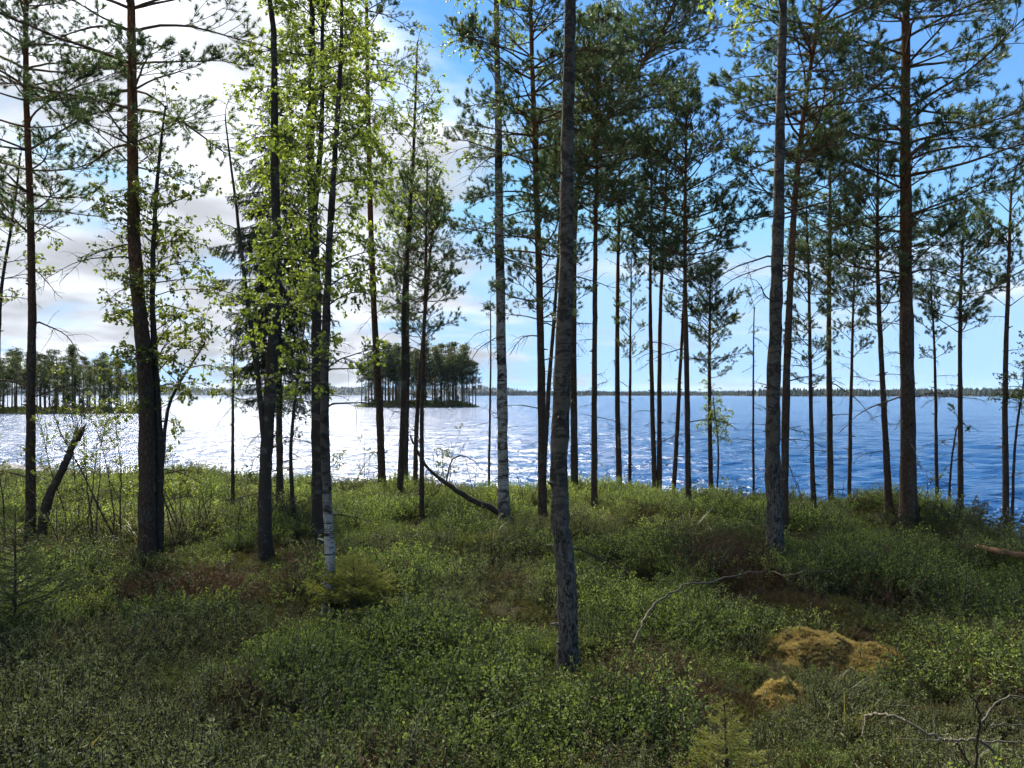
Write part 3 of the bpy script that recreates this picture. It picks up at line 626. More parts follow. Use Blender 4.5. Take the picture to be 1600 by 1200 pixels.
# ------------------------------------------------------------------ snag, fallen wood, rocks
def gpt(px, py, h=VIS):
    """the point over pixel (px, py) that lies h above the soil"""
    k = (py-HY)/FPX; u = (px-CX)/FPX; Y = np.arange(1.6, 20, 0.01)
    hit = np.nonzero(EYE-k*Y <= gh(u*Y, Y)+h)[0]; y = float(Y[hit[0]]) if len(hit) else 13.5
    return np.array([u*y, y, EYE-k*y])
def wood(name, label, cat, parts, mat, group=None):
    """parts: list of (part name, points, r0, r1, sides); the first is the thing's main stem"""
    o0 = np.array(parts[0][1][0]); root = obj(name, None, None, tuple(o0)); root.empty_display_size = 0.2
    tag(root, label, cat, group)
    for i, (pn, pts, r0, r1, sides) in enumerate(parts):
        mb = MB(); n = max(8, len(pts)*5); P = smooth_path(np.array(pts)-o0, n)
        rg = np.random.default_rng(900+i+len(label)); P[1:-1] += rg.normal(0, min(0.28*r0, 0.0035)+0.0012, (n-2, 3))
        if name == 'fallen_branch': r0, r1 = r0*0.78, r1*0.8
        mb.tube(P, np.linspace(r0, r1, n)*rg.uniform(0.88, 1.12, n), sides, 0, None, lambda a, b: 1+0.18*(value_noise(a*0.8, b*1.7, 5)-0.5), True)
        obj(pn, mb.mesh(pn, [mat]), root)
    return root
# broken snag leaning right beside the slim pine
Y0 = depth_at(66, 832)
def wp(px, py, Y=Y0): return np.array(world_at(px, py, Y))
b0 = wp(64, 838); b0[2] = g1(b0[0], b0[1])-0.05
snag = wood('broken_snag', 'dark broken dead trunk leaning right beside the slim left pine', 'dead trunk',
     [('trunk', [b0, wp(72, 790), wp(92, 745), wp(108, 710), wp(122, 676)], 0.060, 0.028, 14)], M['bark_dark'])
mb = MB(); rg = np.random.default_rng(3); tip = wp(122, 678)-b0
for k in range(9):                                       # splinters at the break
    a = rg.uniform(0, 6.28); p = tip+np.array([cos(a), sin(a), 0])*0.035
    q = p+np.array([0.05+rg.normal()*0.02, rg.normal()*0.02, rg.uniform(0.05, 0.16)]); mb.tube(np.array([p-np.array([0.03, 0, 0.08]), p, q]), [0.02, 0.018, 0.002], 4)
obj('splintered_top', mb.mesh('splintered_top', [M['bark_dark']], False), snag)
for k in range(5):
    z = rg.uniform(0.2, 1.0); p = (np.array([b0*(1-z)+wp(118, 690)*z])-b0)[0]
    obj('dead_branch', LIB['dead'][k], snag, tuple(p), (0, rg.uniform(-0.9, 0.1), rg.uniform(-0.6, 3.6)), 0.5)
# bent fallen stem rooted at the spotted birch
Yb = depth_at(788, 806); q0 = wp(800, 806, Yb); q0[2] = g1(q0[0], q0[1])+0.03
bent = wood('bent_fallen_stem', 'dark bent stem lying out from the foot of the white spotted birch', 'fallen stem',
     [('stem', [q0, wp(770, 795, Yb), wp(735, 780, Yb), wp(700, 757, Yb), wp(672, 735, Yb), wp(653, 708, Yb), wp(641, 680, Yb)], 0.05, 0.012, 10),
      ('side_branch', [wp(696, 755, Yb), wp(706, 720, Yb), wp(722, 712, Yb), wp(742, 722, Yb), wp(760, 745, Yb)], 0.013, 0.004, 6),
      ('side_branch', [wp(660, 720, Yb), wp(652, 680, Yb), wp(622, 650, Yb)], 0.011, 0.003, 6)], M['bark_dark'])
# grey fallen branch in front of the stout birch
G = gpt
wood('fallen_branch', 'long bent grey fallen branch right of the large birch', 'fallen branch',
     [('stem', [G(990, 1006, .12), G(1003, 975, .2), G(1022, 944, .26), G(1050, 926, .3), G(1078, 912, .34), G(1110, 909, .34), G(1150, 898, .34), G(1196, 892, .32)], 0.0115, 0.005, 8),
      ('twig', [G(1153, 898, .34), G(1154, 890, .40), G(1152, 876, .50)], 0.006, 0.002, 5), ('twig', [G(1158, 896, .34), G(1162, 888, .42)], 0.005, 0.002, 5),
      ('twig', [G(1078, 912, .34), G(1082, 900, .42), G(1080, 888, .46)], 0.005, 0.002, 5), ('twig', [G(1183, 894, .32), G(1186, 920, .2)], 0.005, 0.002, 5)], M['bark_grey'], 'fallen branches on the shrubs')
wood('fallen_branch', 'thin twiggy fallen branch lying below the stout birch, above the moss mound', 'fallen branch',
     [('stem', [G(1205, 893, .3), G(1232, 899, .3), G(1262, 893, .32), G(1304, 892, .3)], 0.006, 0.003, 6), ('twig', [G(1260, 893, .32), G(1266, 880, .4)], 0.004, 0.002, 5),
      ('twig', [G(1256, 897, .3), G(1260, 928, .18)], 0.004, 0.002, 5), ('twig', [G(1282, 893, .3), G(1284, 908, .22)], 0.003, 0.0015, 5), ('twig', [G(1222, 898, .3), G(1236, 912, .24)], 0.003, 0.0015, 5)], M['bark_grey'], 'fallen branches on the shrubs')
wood('fallen_branch', 'short grey fallen branch below the thick red trunked pine', 'fallen branch',
     [('stem', [G(1350, 862, .3), G(1372, 868, .32), G(1388, 883, .24)], 0.007, 0.003, 6)], M['bark_grey'], 'fallen branches on the shrubs')
wood('fallen_branch', 'pale forked dead branch sprawling in the bottom right corner', 'fallen branch',
     [('stem', [G(1352, 1118, .22), G(1375, 1116, .28), G(1408, 1122, .3), G(1445, 1144, .28), G(1490, 1158, .27), G(1525, 1156, .3), G(1548, 1170, .28), G(1560, 1196, .2), G(1562, 1230, .12)], 0.008, 0.007, 8),
      ('side_branch', [G(1525, 1158, .3), G(1530, 1140, .36), G(1545, 1112, .40), G(1562, 1096, .44), G(1585, 1087, .44), G(1630, 1092, .40)], 0.007, 0.004, 7),
      ('side_branch', [G(1490, 1158, .27), G(1470, 1156, .3), G(1440, 1157, .32), G(1400, 1154, .30)], 0.005, 0.002, 6),
      ('side_branch', [G(1530, 1160, .28), G(1575, 1160, .3), G(1620, 1162, .3)], 0.006, 0.004, 6),
      ('side_branch', [G(1545, 1136, .36), G(1565, 1131, .36), G(1610, 1134, .34)], 0.004, 0.003, 6),
      ('twig', [G(1370, 1116, .28), G(1372, 1108, .35)], 0.003, 0.001, 5), ('twig', [G(1415, 1126, .3), G(1424, 1105, .42)], 0.003, 0.001, 5), ('twig', [G(1562, 1096, .44), G(1556, 1082, .5)], 0.004, 0.002, 5),
      ('twig', [G(1352, 1120, .22), G(1346, 1150, .2)], 0.003, 0.002, 5)], M['bark_grey'], 'fallen branches on the shrubs')
wood('fallen_branch', 'dark upright dead branch crossing the pale forked one', 'fallen branch',
     [('stem', [G(1522, 1240, .1), G(1526, 1168, .32), G(1531, 1120, .52), G(1525, 1098, .62), G(1512, 1084, .68)], 0.008, 0.003, 7), ('twig', [G(1494, 1160, .3), G(1508, 1184, .22), G(1522, 1210, .15)], 0.006, 0.003, 6),
      ('twig', [G(1531, 1120, .52), G(1546, 1100, .6)], 0.003, 0.001, 5)], M['bark_dark'], 'fallen branches on the shrubs')
wood('fallen_log', 'reddish brown fallen log at the right edge below the bank pine', 'log',
     [('stem', [G(1515, 852, .16), G(1552, 860, .26), G(1580, 866, .28), G(1640, 876, .28)], 0.026, 0.034, 14)], M['bark_log'])

def rock(px, py, Y, w, label, seed):
    mb = MB(); rg = np.random.default_rng(seed); n, s = 9, 14
    th = np.linspace(0, pi, n)[:, None]; ph = np.arange(s)[None]/s*2*pi
    x, y, z = np.sin(th)*np.cos(ph), np.sin(th)*np.sin(ph), np.cos(th)+0*ph
    k = 0.8+0.5*value_noise(x*1.5+seed, y*1.5+z*2, seed)
    V = np.stack([x*k*w, y*k*w*0.7, z*k*w*0.42], -1)
    i = np.arange(n-1)[:, None]*s; j = np.arange(s)[None]; j2 = (j+1) % s
    mb.add(V.reshape(-1, 3), np.stack([i+j, i+s+j, i+s+j2, i+j2], -1).reshape(-1, 4))
    p = world_at(px, py, Y)
    tag(obj('shore_rock', mb.mesh('rock', [M['rock']], False), None, p), label, 'rock', 'rocks at the water edge')
rock(12, 737, 27.5, 0.7, 'low dark rock at the waterline, far left edge', 1)
rock(66, 738, 27.0, 0.55, 'pale flat rock at the waterline left of the broken snag tip', 2)
rock(104, 744, 26.0, 0.42, 'small rock at the waterline just right of the broken snag tip', 4)

# ------------------------------------------------------------------ moss mounds
MOUNDS = []
def mound(px, py, wpx, hgt, label, seed):
    p = gpt(px, py, 0.05); w = wpx/2*p[1]/FPX; rg = np.random.default_rng(seed)
    base = np.array([p[0], p[1], g1(p[0], p[1])-0.03])
    n = 46; u = np.linspace(-1.25, 1.25, n); X, Yv = np.meshgrid(u, u)
    r = np.hypot(X, Yv)/(0.62+0.66*fbm(X*1.3+seed*3, Yv*1.3, seed+2, 3)); z = hgt*(np.clip(1-r**2.0, -0.2, 1)*(0.35+1.1*fbm(X*2.3+seed, Yv*2.3, seed, 4)))
    z += (fbm(X*7, Yv*7, seed+5, 3)-0.5)*hgt*0.55*(r < 1.1)
    root = obj('moss_mound', None, None, tuple(base)); tag(root, label, 'moss mound', 'ochre moss mounds')
    obj('mound', grid_mesh('mound', X*w, Yv*w*0.75, z, M['bog']), root)
    m = int(15000*min(1, (w/0.35)**2)); a = rg.uniform(-1.05, 1.05, (m, 2)); a = a[np.hypot(*a.T) < 1.05]
    ii = np.clip(((a[:, 0]+1.25)/2.5*(n-1)), 0, n-2); jj = np.clip(((a[:, 1]+1.25)/2.5*(n-1)), 0, n-2)
    zz = z[jj.round().astype(int), ii.round().astype(int)]
    keep = rg.random(len(a)) < np.clip(0.3+1.6*zz/hgt, 0, 1); a, zz = a[keep], zz[keep]
    mb = MB(); P = np.stack([a[:, 0]*w, a[:, 1]*w*0.75, zz+0.004], -1)
    tn = np.clip(0.05+0.75*fbm(a[:, 0]*3+seed, a[:, 1]*3, seed+8, 3)+0.25*zz/hgt, 0, 1)
    Dn = rg.normal(size=(len(P), 3))*0.35+np.array([0, 0, 1])
    for c in range(10):
        s = (tn >= c/10) & (tn < (c+1)/10+(c == 9))
        if s.any(): needles(mb, P[s], Dn[s], 4, 0.024, 0.0042, (0.1, 1.1), 0.006, rg, 0, c/10+0.05, 0.35)
    o = obj('moss_tufts', mb.mesh('moss_tufts', [M['moss']], False), root); o['kind'] = 'stuff'
    MOUNDS.append((p[0], p[1], w))
mound(1258, 1010, 200, 0.16, 'bright dome of ochre moss, left half of the wide mound', 21)
mound(1345, 1022, 200, 0.125, 'browner flat ochre moss mound adjoining the bright dome on its right', 22)
mound(1228, 1085, 125, 0.13, 'smaller ochre moss mound nearest the camera, below the other two', 23)

# ------------------------------------------------------------------ young spruces, saplings, bush
def spruce_sapling(px, py, H, n, lib, wide, label):
    p = gpt(px, py, 0.05); base = Vector((p[0], p[1], g1(p[0], p[1])-0.03)); rr = random.Random(px)
    root = obj('spruce_sapling', None, None, base); tag(root, label, 'sapling', 'spruce saplings')
    mb = MB(); mb.tube(np.array([[0, 0, 0], [0.01, 0, H*0.5], [0, 0.01, H]]), [0.012, 0.008, 0.002], 6); obj('trunk', mb.mesh('trunk', [M['twig']]), root)
    crown = obj('crown', None, root); az = 0
    for k in range(n):
        u = k/(n-1); az += 2.4; l = wide*(1-u*0.85)
        obj('branch', LIB[lib][k % 3], crown, (0, 0, H*(0.12+0.86*u)), (rr.uniform(-0.3, 0.3), -0.25-0.9*max(0, u-0.6), az+rr.uniform(-0.3, 0.3)), l/(0.28 if lib == 'sapling_n' else 0.34))
spruce_sapling(22, 985, 0.95, 46, 'sapling_d', 0.50, 'dark spreading spruce sapling at the left edge of the photo')
spruce_sapling(552, 952, 0.50, 64, 'sapling_n', 0.50, 'low spreading spruce sapling around the white foot of the nearest leafy birch')
spruce_sapling(1132, 1255, 0.52, 60, 'sapling_n', 0.26, 'yellow green spruce sapling at the bottom edge')
spruce_sapling(873, 1220, 0.24, 16, 'sapling_n', 0.11, 'tiny lime green seedling at the bottom edge, left of the yellow green sapling')

SAPS = []
def sapling(px, py, H, nst, leafy, label, lib='alder_s', spread=0.25):
    Y = depth_at(px, py); p = world_at(px, py, Y); base = Vector((p.x, p.y, g1(p.x, p.y)-0.03))
    rg = np.random.default_rng(px*7+1); rr = random.Random(px)
    root = obj('sapling', None, None, base); tag(root, label, 'sapling', 'thin shoreline saplings')
    for k in range(nst):
        h = H*rg.uniform(0.6, 1.0) if k else H
        P = curve((rg.normal()*0.03, rg.normal()*0.03, 0), (rg.normal()*spread, rg.normal()*spread, 1), h, 8, (rg.normal()*0.25, rg.normal()*0.2, 0.1), rg, 0.07)
        mb = MB(); mb.tube(P, np.linspace(0.004+0.004*h, 0.0018, 9), 5)
        for q in range(int(5*h)+2):
            i = rg.integers(2, 8); tw = curve(P[i], unit(rg.normal(size=3)*0.7+np.array([0, 0, 0.7])), h*rg.uniform(0.12, 0.35), 4, (0, 0, 0.1), rg, 0.15)
            mb.tube(tw, np.linspace(0.003, 0.0012, 5), 3)
        obj('stem', mb.mesh('stem', [M['twig']]), root)
        if k == 0: crown = obj('crown', None, root) if leafy else None
        for q in range(int(leafy*rg.uniform(0.6, 1.2))):
            i = rg.integers(3, 9); obj('branch', LIB[lib][rr.randrange(4)], crown, tuple(P[i]), (0, rr.uniform(-0.6, 0.1), rr.uniform(0, 6.28)), rr.uniform(0.35, 0.75))
for a in [(272, 842, 0.95, 4, 1, 'clump of bare shoots right of the tall reddish pine foot'), (330, 812, 0.75, 3, 0, 'bare forked sapling in the sunny clearing, left of the short leafy stem'),
          (372, 838, 0.6, 2, 0, 'low bare sapling just left of the forked birch foot'), (148, 842, 1.75, 3, 5, 'tall sparse sapling between the snag and the tall reddish pine'),
          (18, 840, 1.5, 3, 6, 'leafy sapling left of the slim left pine'), (574, 752, 1.45, 3, 2, 'sparse leafy sapling on the bank left of the slender straight pine'),
          (676, 775, 1.3, 2, 2, 'twiggy sapling by the bent fallen stem'), (740, 772, 1.0, 2, 1, 'thin sapling over the bent fallen stem, left of the spindly bare pine'),
          (820, 795, 0.9, 2, 0, 'bare sapling in front of the water, left of the bushy pine'), (952, 760, 0.8, 2, 1, 'thin twig sapling on the bank left of the very thin pine pairing'),
          (1130, 764, 0.7, 2, 2, 'leafy little sapling right of the short pine foot'), (1258, 800, 1.0, 2, 1, 'dark twiggy sapling at the foot of the stout birch pair'),
          (1310, 788, 0.7, 2, 1, 'thin sapling left of the thin pine on the right bank'), (1442, 790, 0.75, 3, 2, 'leafy sapling right behind the thick red trunked pine'),
          (1545, 812, 0.55, 3, 2, 'low leafy sapling on the slope left of the right edge pine'), (455, 812, 0.9, 3, 2, 'leafy shoots around the foot of the spruce'),
          (188, 838, 1.9, 3, 6, 'tall leafy sapling close left of the tall reddish pine'), (292, 826, 1.5, 3, 5, 'leafy sapling standing right of the thin dark alder'), (118, 822, 1.7, 2, 6, 'leafy sapling behind the tip of the broken snag'),
          (545, 780, 1.2, 2, 4, 'small leafy sapling between the paired birches and the slender straight pine'), (700, 768, 1.1, 2, 4, 'leafy sapling under the bent fallen stem side branch'),
          (98, 850, 0.8, 3, 2, 'leafy shoots at the foot of the broken snag')]: sapling(*a)

def bush(px, py, w, h, label, seed):
    p = gpt(px, py, 0.05); base = Vector((p[0], p[1], g1(p[0], p[1])-0.05)); rr = random.Random(seed)
    root = obj('dark_bush', None, None, base); tag(root, label, 'bush')
    for k in range(60):
        a = rr.uniform(0, 6.28); r = w*math.sqrt(rr.random())
        obj('branch', LIB['spruce_s'][k % 3], root, (r*cos(a), r*sin(a)*0.7, 0.02+h*0.35*(1-(r/w)**2)), (rr.uniform(-0.4, 0.4), -rr.uniform(0.5, 1.3), a), rr.uniform(0.55, 1.0)*h/0.42)
bush(1495, 822, 0.72, 0.46, 'dark dense low bush on the bank right of the thick red trunked pine', 5)
bush(1405, 812, 0.28, 0.22, 'small dark bush at the foot of the thick red trunked pine', 6)

# ------------------------------------------------------------------ ground cover (uncountable: stuff)
def clump(kind, seed):
    rg = np.random.default_rng(seed); mb = MB()
    if kind == 'bil':
        P, Dv, U = [], [], []
        for k in range(26):
            a = rg.uniform(0, 6.28); r = 0.15*math.sqrt(rg.random()); h = rg.uniform(0.08, 0.21)
            st = curve((r*cos(a), r*sin(a), 0), (cos(a)*0.3, sin(a)*0.3, 1), h, 4, (rg.normal()*0.4, rg.normal()*0.4, 0), rg, 0.1)
            mb.tube(st, np.linspace(0.0022, 0.001, 5), 3, 0)
            for q in range(19):
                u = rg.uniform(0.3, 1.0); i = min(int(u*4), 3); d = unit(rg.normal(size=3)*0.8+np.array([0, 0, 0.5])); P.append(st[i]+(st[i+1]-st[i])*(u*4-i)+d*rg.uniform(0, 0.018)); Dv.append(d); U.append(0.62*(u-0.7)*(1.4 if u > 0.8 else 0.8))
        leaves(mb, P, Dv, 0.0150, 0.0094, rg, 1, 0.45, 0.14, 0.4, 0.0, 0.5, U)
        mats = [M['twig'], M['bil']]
    elif kind == 'lin':
        P, Dv, U = [], [], []
        for k in range(30):
            a = rg.uniform(0, 6.28); r = 0.15*math.sqrt(rg.random()); h = rg.uniform(0.05, 0.14)
            st = curve((r*cos(a), r*sin(a), 0), (cos(a)*0.3, sin(a)*0.3, 1), h, 3, (rg.normal()*0.3, rg.normal()*0.3, 0), rg, 0.1)
            mb.tube(st, np.linspace(0.002, 0.001, 4), 3, 0)
            for q in range(17):
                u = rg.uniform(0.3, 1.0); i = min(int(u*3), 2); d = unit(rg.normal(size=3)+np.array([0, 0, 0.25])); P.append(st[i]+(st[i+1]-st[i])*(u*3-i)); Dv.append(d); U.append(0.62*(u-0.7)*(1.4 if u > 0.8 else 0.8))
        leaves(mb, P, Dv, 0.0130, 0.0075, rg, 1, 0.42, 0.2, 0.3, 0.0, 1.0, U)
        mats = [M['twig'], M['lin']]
    elif kind == 'led':
        P, Dv, U = [], [], []
        for k in range(20):
            a = rg.uniform(0, 6.28); r = 0.14*math.sqrt(rg.random()); h = rg.uniform(0.10, 0.24)
            st = curve((r*cos(a), r*sin(a), 0), (cos(a)*0.35, sin(a)*0.35, 1), h, 4, (rg.normal()*0.3, rg.normal()*0.3, 0), rg, 0.1)
            mb.tube(st, np.linspace(0.0026, 0.0013, 5), 3, 0)
            for q in range(20):
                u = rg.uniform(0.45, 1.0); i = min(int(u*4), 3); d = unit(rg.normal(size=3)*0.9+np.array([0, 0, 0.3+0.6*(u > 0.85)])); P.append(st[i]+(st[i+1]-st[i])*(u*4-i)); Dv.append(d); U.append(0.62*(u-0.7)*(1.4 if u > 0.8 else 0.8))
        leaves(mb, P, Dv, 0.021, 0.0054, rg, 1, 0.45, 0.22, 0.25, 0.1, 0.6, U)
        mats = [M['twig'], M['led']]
    elif kind == 'heath':
        P, Dv, U = [], [], []
        for k in range(24):
            a = rg.uniform(0, 6.28); r = 0.13*math.sqrt(rg.random()); h = rg.uniform(0.07, 0.19)
            st = curve((r*cos(a), r*sin(a), 0), (cos(a)*0.5, sin(a)*0.5, 1), h, 4, (rg.normal()*0.4, rg.normal()*0.4, 0), rg, 0.14)
            mb.tube(st, np.linspace(0.0016, 0.0008, 5), 3, 1, 0.5)
            for q in range(12): P.append(st[rg.integers(1, 5)]); Dv.append(rg.normal(size=3)+np.array([0, 0, 0.8]))
        needles(mb, P, Dv, 2, 0.020, 0.0032, (0.1, 0.6), 0.01, rg, 1, 0.5, 0.6)
        mats = [M['twig'], M['heath']]
    elif kind == 'moss':
        r = 0.10*np.sqrt(rg.random(90)); a = rg.uniform(0, 6.28, 90); P = np.stack([r*np.cos(a), r*np.sin(a), 0.03*(1-r/0.1)], -1)
        needles(mb, P, rg.normal(size=(90, 3))*0.5+np.array([0, 0, 1]), 4, 0.026, 0.006, (0.1, 1.0), 0.005, rg, 0, 0.5, 0.5); mats = [M['moss_green']]
    elif kind == 'grass':
        V, F, t = [], [], []
        for k in range(30):
            a = rg.uniform(0, 6.28); r = 0.07*math.sqrt(rg.random()); h = rg.uniform(0.14, 0.36)
            st = curve((r*cos(a), r*sin(a), 0), (cos(a)*0.4, sin(a)*0.4, 1), h, 5, (cos(a)*0.9, sin(a)*0.9, -0.6), rg, 0.05)
            w = np.array([-sin(a), cos(a), 0])*0.0022; b = len(V)
            for q in range(6): V += [st[q]-w*(1-q/5.5), st[q]+w*(1-q/5.5)]; 
            F += [(b+2*q, b+2*q+1, b+2*q+3, b+2*q+2) for q in range(5)]; t += [rg.uniform(0, 1)]*12
        mb.add(V, np.array(F), 0, t); mats = [M['grass']]
    return mb.mesh(kind+'_clump', mats, False)
def scatter(name, label, cat, kind, pts, rot, scl):
    nvar = 6
    lib = bpy.data.collections.new(name+'_shapes')
    for k in range(nvar): lib.objects.link(bpy.data.objects.new(name+'_shape', clump(kind, 700+k*13+len(name))))
    me = bpy.data.meshes.new(name); me.vertices.add(len(pts)); me.vertices.foreach_set('co', pts.astype(np.float32).ravel())
    for an, ty, d in (('rot', 'FLOAT_VECTOR', rot), ('scl', 'FLOAT', scl)):
        at = me.attributes.new(an, ty, 'POINT'); at.data.foreach_set('vector' if ty == 'FLOAT_VECTOR' else 'value', d.astype(np.float32).ravel())
    at = me.attributes.new('idx', 'INT', 'POINT'); at.data.foreach_set('value', R.integers(0, nvar, len(pts)).astype(np.int32))
    o = obj(name, me); tag(o, label, cat, kind='stuff')
    gt = bpy.data.node_groups.new(name, 'GeometryNodeTree')
    gt.interface.new_socket('Geometry', in_out='INPUT', socket_type='NodeSocketGeometry'); gt.interface.new_socket('Geometry', in_out='OUTPUT', socket_type='NodeSocketGeometry')
    N, Lk = gt.nodes, gt.links
    gi, go = N.new('NodeGroupInput'), N.new('NodeGroupOutput')
    ci = N.new('GeometryNodeCollectionInfo'); ci.inputs[0].default_value = lib; ci.inputs['Separate Children'].default_value = True; ci.inputs['Reset Children'].default_value = True
    ip = N.new('GeometryNodeInstanceOnPoints'); ip.inputs['Pick Instance'].default_value = True
    def na(nm, dt): n = N.new('GeometryNodeInputNamedAttribute'); n.data_type = dt; n.inputs[0].default_value = nm; return n.outputs[0]
    e2r = N.new('FunctionNodeEulerToRotation'); Lk.new(na('rot', 'FLOAT_VECTOR'), e2r.inputs[0])
    Lk.new(gi.outputs[0], ip.inputs['Points']); Lk.new(ci.outputs[0], ip.inputs['Instance']); Lk.new(na('idx', 'INT'), ip.inputs['Instance Index'])
    Lk.new(e2r.outputs[0], ip.inputs['Rotation']); Lk.new(na('scl', 'FLOAT'), ip.inputs['Scale']); Lk.new(ip.outputs[0], go.inputs[0])
    md = o.modifiers.new('scatter', 'NODES'); md.node_group = gt
    return o
def nfb(x, y, seed, k=2.3): return np.clip((fbm(x, y, seed, 3)-0.5)*k+0.5, 0, 1)
def cover():
    n = 60000
    y = R.uniform(1.2, 18.5, n); x = R.uniform(-1, 1, n)*(y*0.74+1.6)
    d = shore_d(x, y); k = (d > -1.6) & (np.hypot(x, y) > 1.5)
    for tx, ty, r in TREES: k &= np.hypot(x-tx, y-ty) > r*0.9
    inm = np.zeros(n, bool)
    for mx, my, w in MOUNDS: inm |= (np.hypot(x-mx, (y-my)/0.75) < w*0.72) | ((np.abs(x-mx) < w*0.75) & (y < my) & (y > my-w*0.95) & (R.random(n) < 0.7))
    k &= ~inm
    x, y, d = x[k], y[k], d[k]; n = len(x)
    u = x/y*FPX+CX; v = HY+(EYE-0.1)/y*FPX                    # about where it shows
    a = nfb(x*1.0, y*1.0, 21); b = nfb(x*1.4+5, y*1.4, 31); c = nfb(x*1.1, y*1.1+9, 51); h = nfb(x*1.5, y*1.5, 61)
    left = sstep(560, 180, u)*sstep(4.0, 2.6, -0*y+np.abs(y-4.6)/1.6)
    bil = 0.62+1.3*(a-0.5)-0.45*left; lin = 0.42+1.3*(b-0.5)+0.25*left; led = 0.12+0.9*(c-0.5)+0.50*left*(y < 5.6)+0.10*(y < 4.2)
    right = sstep(950, 1250, u)*sstep(7.5, 6.0, y)
    hea = -0.40+2.6*(h-0.5)+0.42*right+0.25*sstep(6.5, 5.0, y)*sstep(3.0, 3.4, y)
    gra = -0.45+1.6*(c-0.5)+0.30*sstep(1.2, 0.0, d)+0.30*(y < 4.6)*sstep(500, 750, u)
    W = np.clip(np.stack([bil, lin, led, hea, gra], -1), 0.015, 2)**1.6; W /= W.sum(1)[:, None]
    pick = (R.random(n)[:, None] > np.cumsum(W, 1)).sum(1)
    dens = np.clip(0.16+0.62*nfb(x*1.2+3, y*1.2, 71, 2.4), 0.12, 0.66)*sstep(-1.6, -0.6, d)
    thin = R.random(n) < dens
    z = gh(x, y)-0.015
    m = 9000; my_ = R.uniform(1.8, 16, m); mx_ = R.uniform(-1, 1, m)*(my_*0.72+0.8); q = (shore_d(mx_, my_) > -1.0)
    mx_, my_ = mx_[q], my_[q]; m = len(mx_)
    scatter('moss_carpet', 'low olive and brown moss carpet showing between the shrubs', 'moss', 'moss', np.stack([mx_, my_, gh(mx_, my_)-0.005], -1), np.stack([R.normal(0, 0.1, m), R.normal(0, 0.1, m), R.uniform(0, 6.28, m)], -1), R.uniform(0.7, 1.4, m))
    for i, (nm, lb, ct, kd) in enumerate([('bilberry_shrubs', 'fresh green bilberry shrubs covering the forest floor', 'shrubs', 'bil'), ('lingonberry_shrubs', 'low dark glossy lingonberry shrubs between the bilberries', 'shrubs', 'lin'),
                                          ('marsh_tea_shrubs', 'greyish narrow leaved shrubs, thickest in the left foreground', 'shrubs', 'led'), ('heather', 'brown dry heather patches around the moss mounds', 'heather', 'heath'),
                                          ('grass_tufts', 'thin yellowish grass tufts among the shrubs', 'grass', 'grass')]):
        s = (pick == i) & thin; m = s.sum()
        rot = np.stack([R.normal(0, 0.18, m), R.normal(0, 0.18, m), R.uniform(0, 6.28, m)], -1)
        hs = 0.55+0.95*nfb(x[s]*1.6+7, y[s]*1.6, 81)
        for tx, ty, r in TREES:
            if ty < 12: hs = hs*np.where(np.hypot((x[s]-tx)/0.8, y[s]-ty+0.15) < 0.45, 0.62, 1.0)
        scatter(nm, lb, ct, kd, np.stack([x[s], y[s], z[s]], -1), rot, hs*R.uniform(0.75, 1.2, m)*np.clip(0.72+0.06*y[s], 0.88, 1.12))
cover()

# ------------------------------------------------------------------ wooded islets
def far_tree_meshes(seed, H, lowf, wide, leafy):
    rg = np.random.default_rng(seed); mb = MB()
    P = np.array([[0, 0, -0.3], [rg.normal()*0.1, 0, H*0.5], [rg.normal()*0.25, rg.normal()*0.2, H*0.97]]); r0 = 0.011*H+0.04
    P = smooth_path(P, 8); mb.tube(P, np.linspace(r0, 0.03, 8), 6)
    cb = MB()
    for k in range(34 if not leafy else 30):
        u = rg.uniform(0, 1)**0.9; zz = H*(lowf+(1-lowf)*u); rr = wide*(1-u**2.2)*rg.uniform(0.1, 1)+0.15; a = rg.uniform(0, 6.28)
        c = np.array([rr*cos(a), rr*sin(a), zz]); i = min(int(np.searchsorted(P[:, 2], zz-0.3)), 7)
        mb.tube(np.array([P[i], c]), [0.035, 0.012], 3)
        n = 44; off = rg.normal(size=(n, 3))*np.array([0.40, 0.40, 0.17]); q = c+off
        leaves(cb, q, rg.normal(size=(n, 3)), 0.36, 0.21, rg, 0, rg.uniform(0.2, 0.8), 0.2, 0.5, 0.0, 0.8)
    return mb.mesh('far_trunk', [M['far_trunk']]), cb.mesh('far_crown', [M['far_leaf' if leafy else 'far_needle']], False)
FAR_P = [far_tree_meshes(50+k, 14, lf, w, False) for k, (lf, w) in enumerate([(0.42, 1.9), (0.5, 1.7), (0.36, 2.1), (0.55, 1.6), (0.30, 1.7), (0.46, 2.3)])]
FAR_B = [far_tree_meshes(70+k, 6, 0.12, 1.3, True) for k in range(3)]
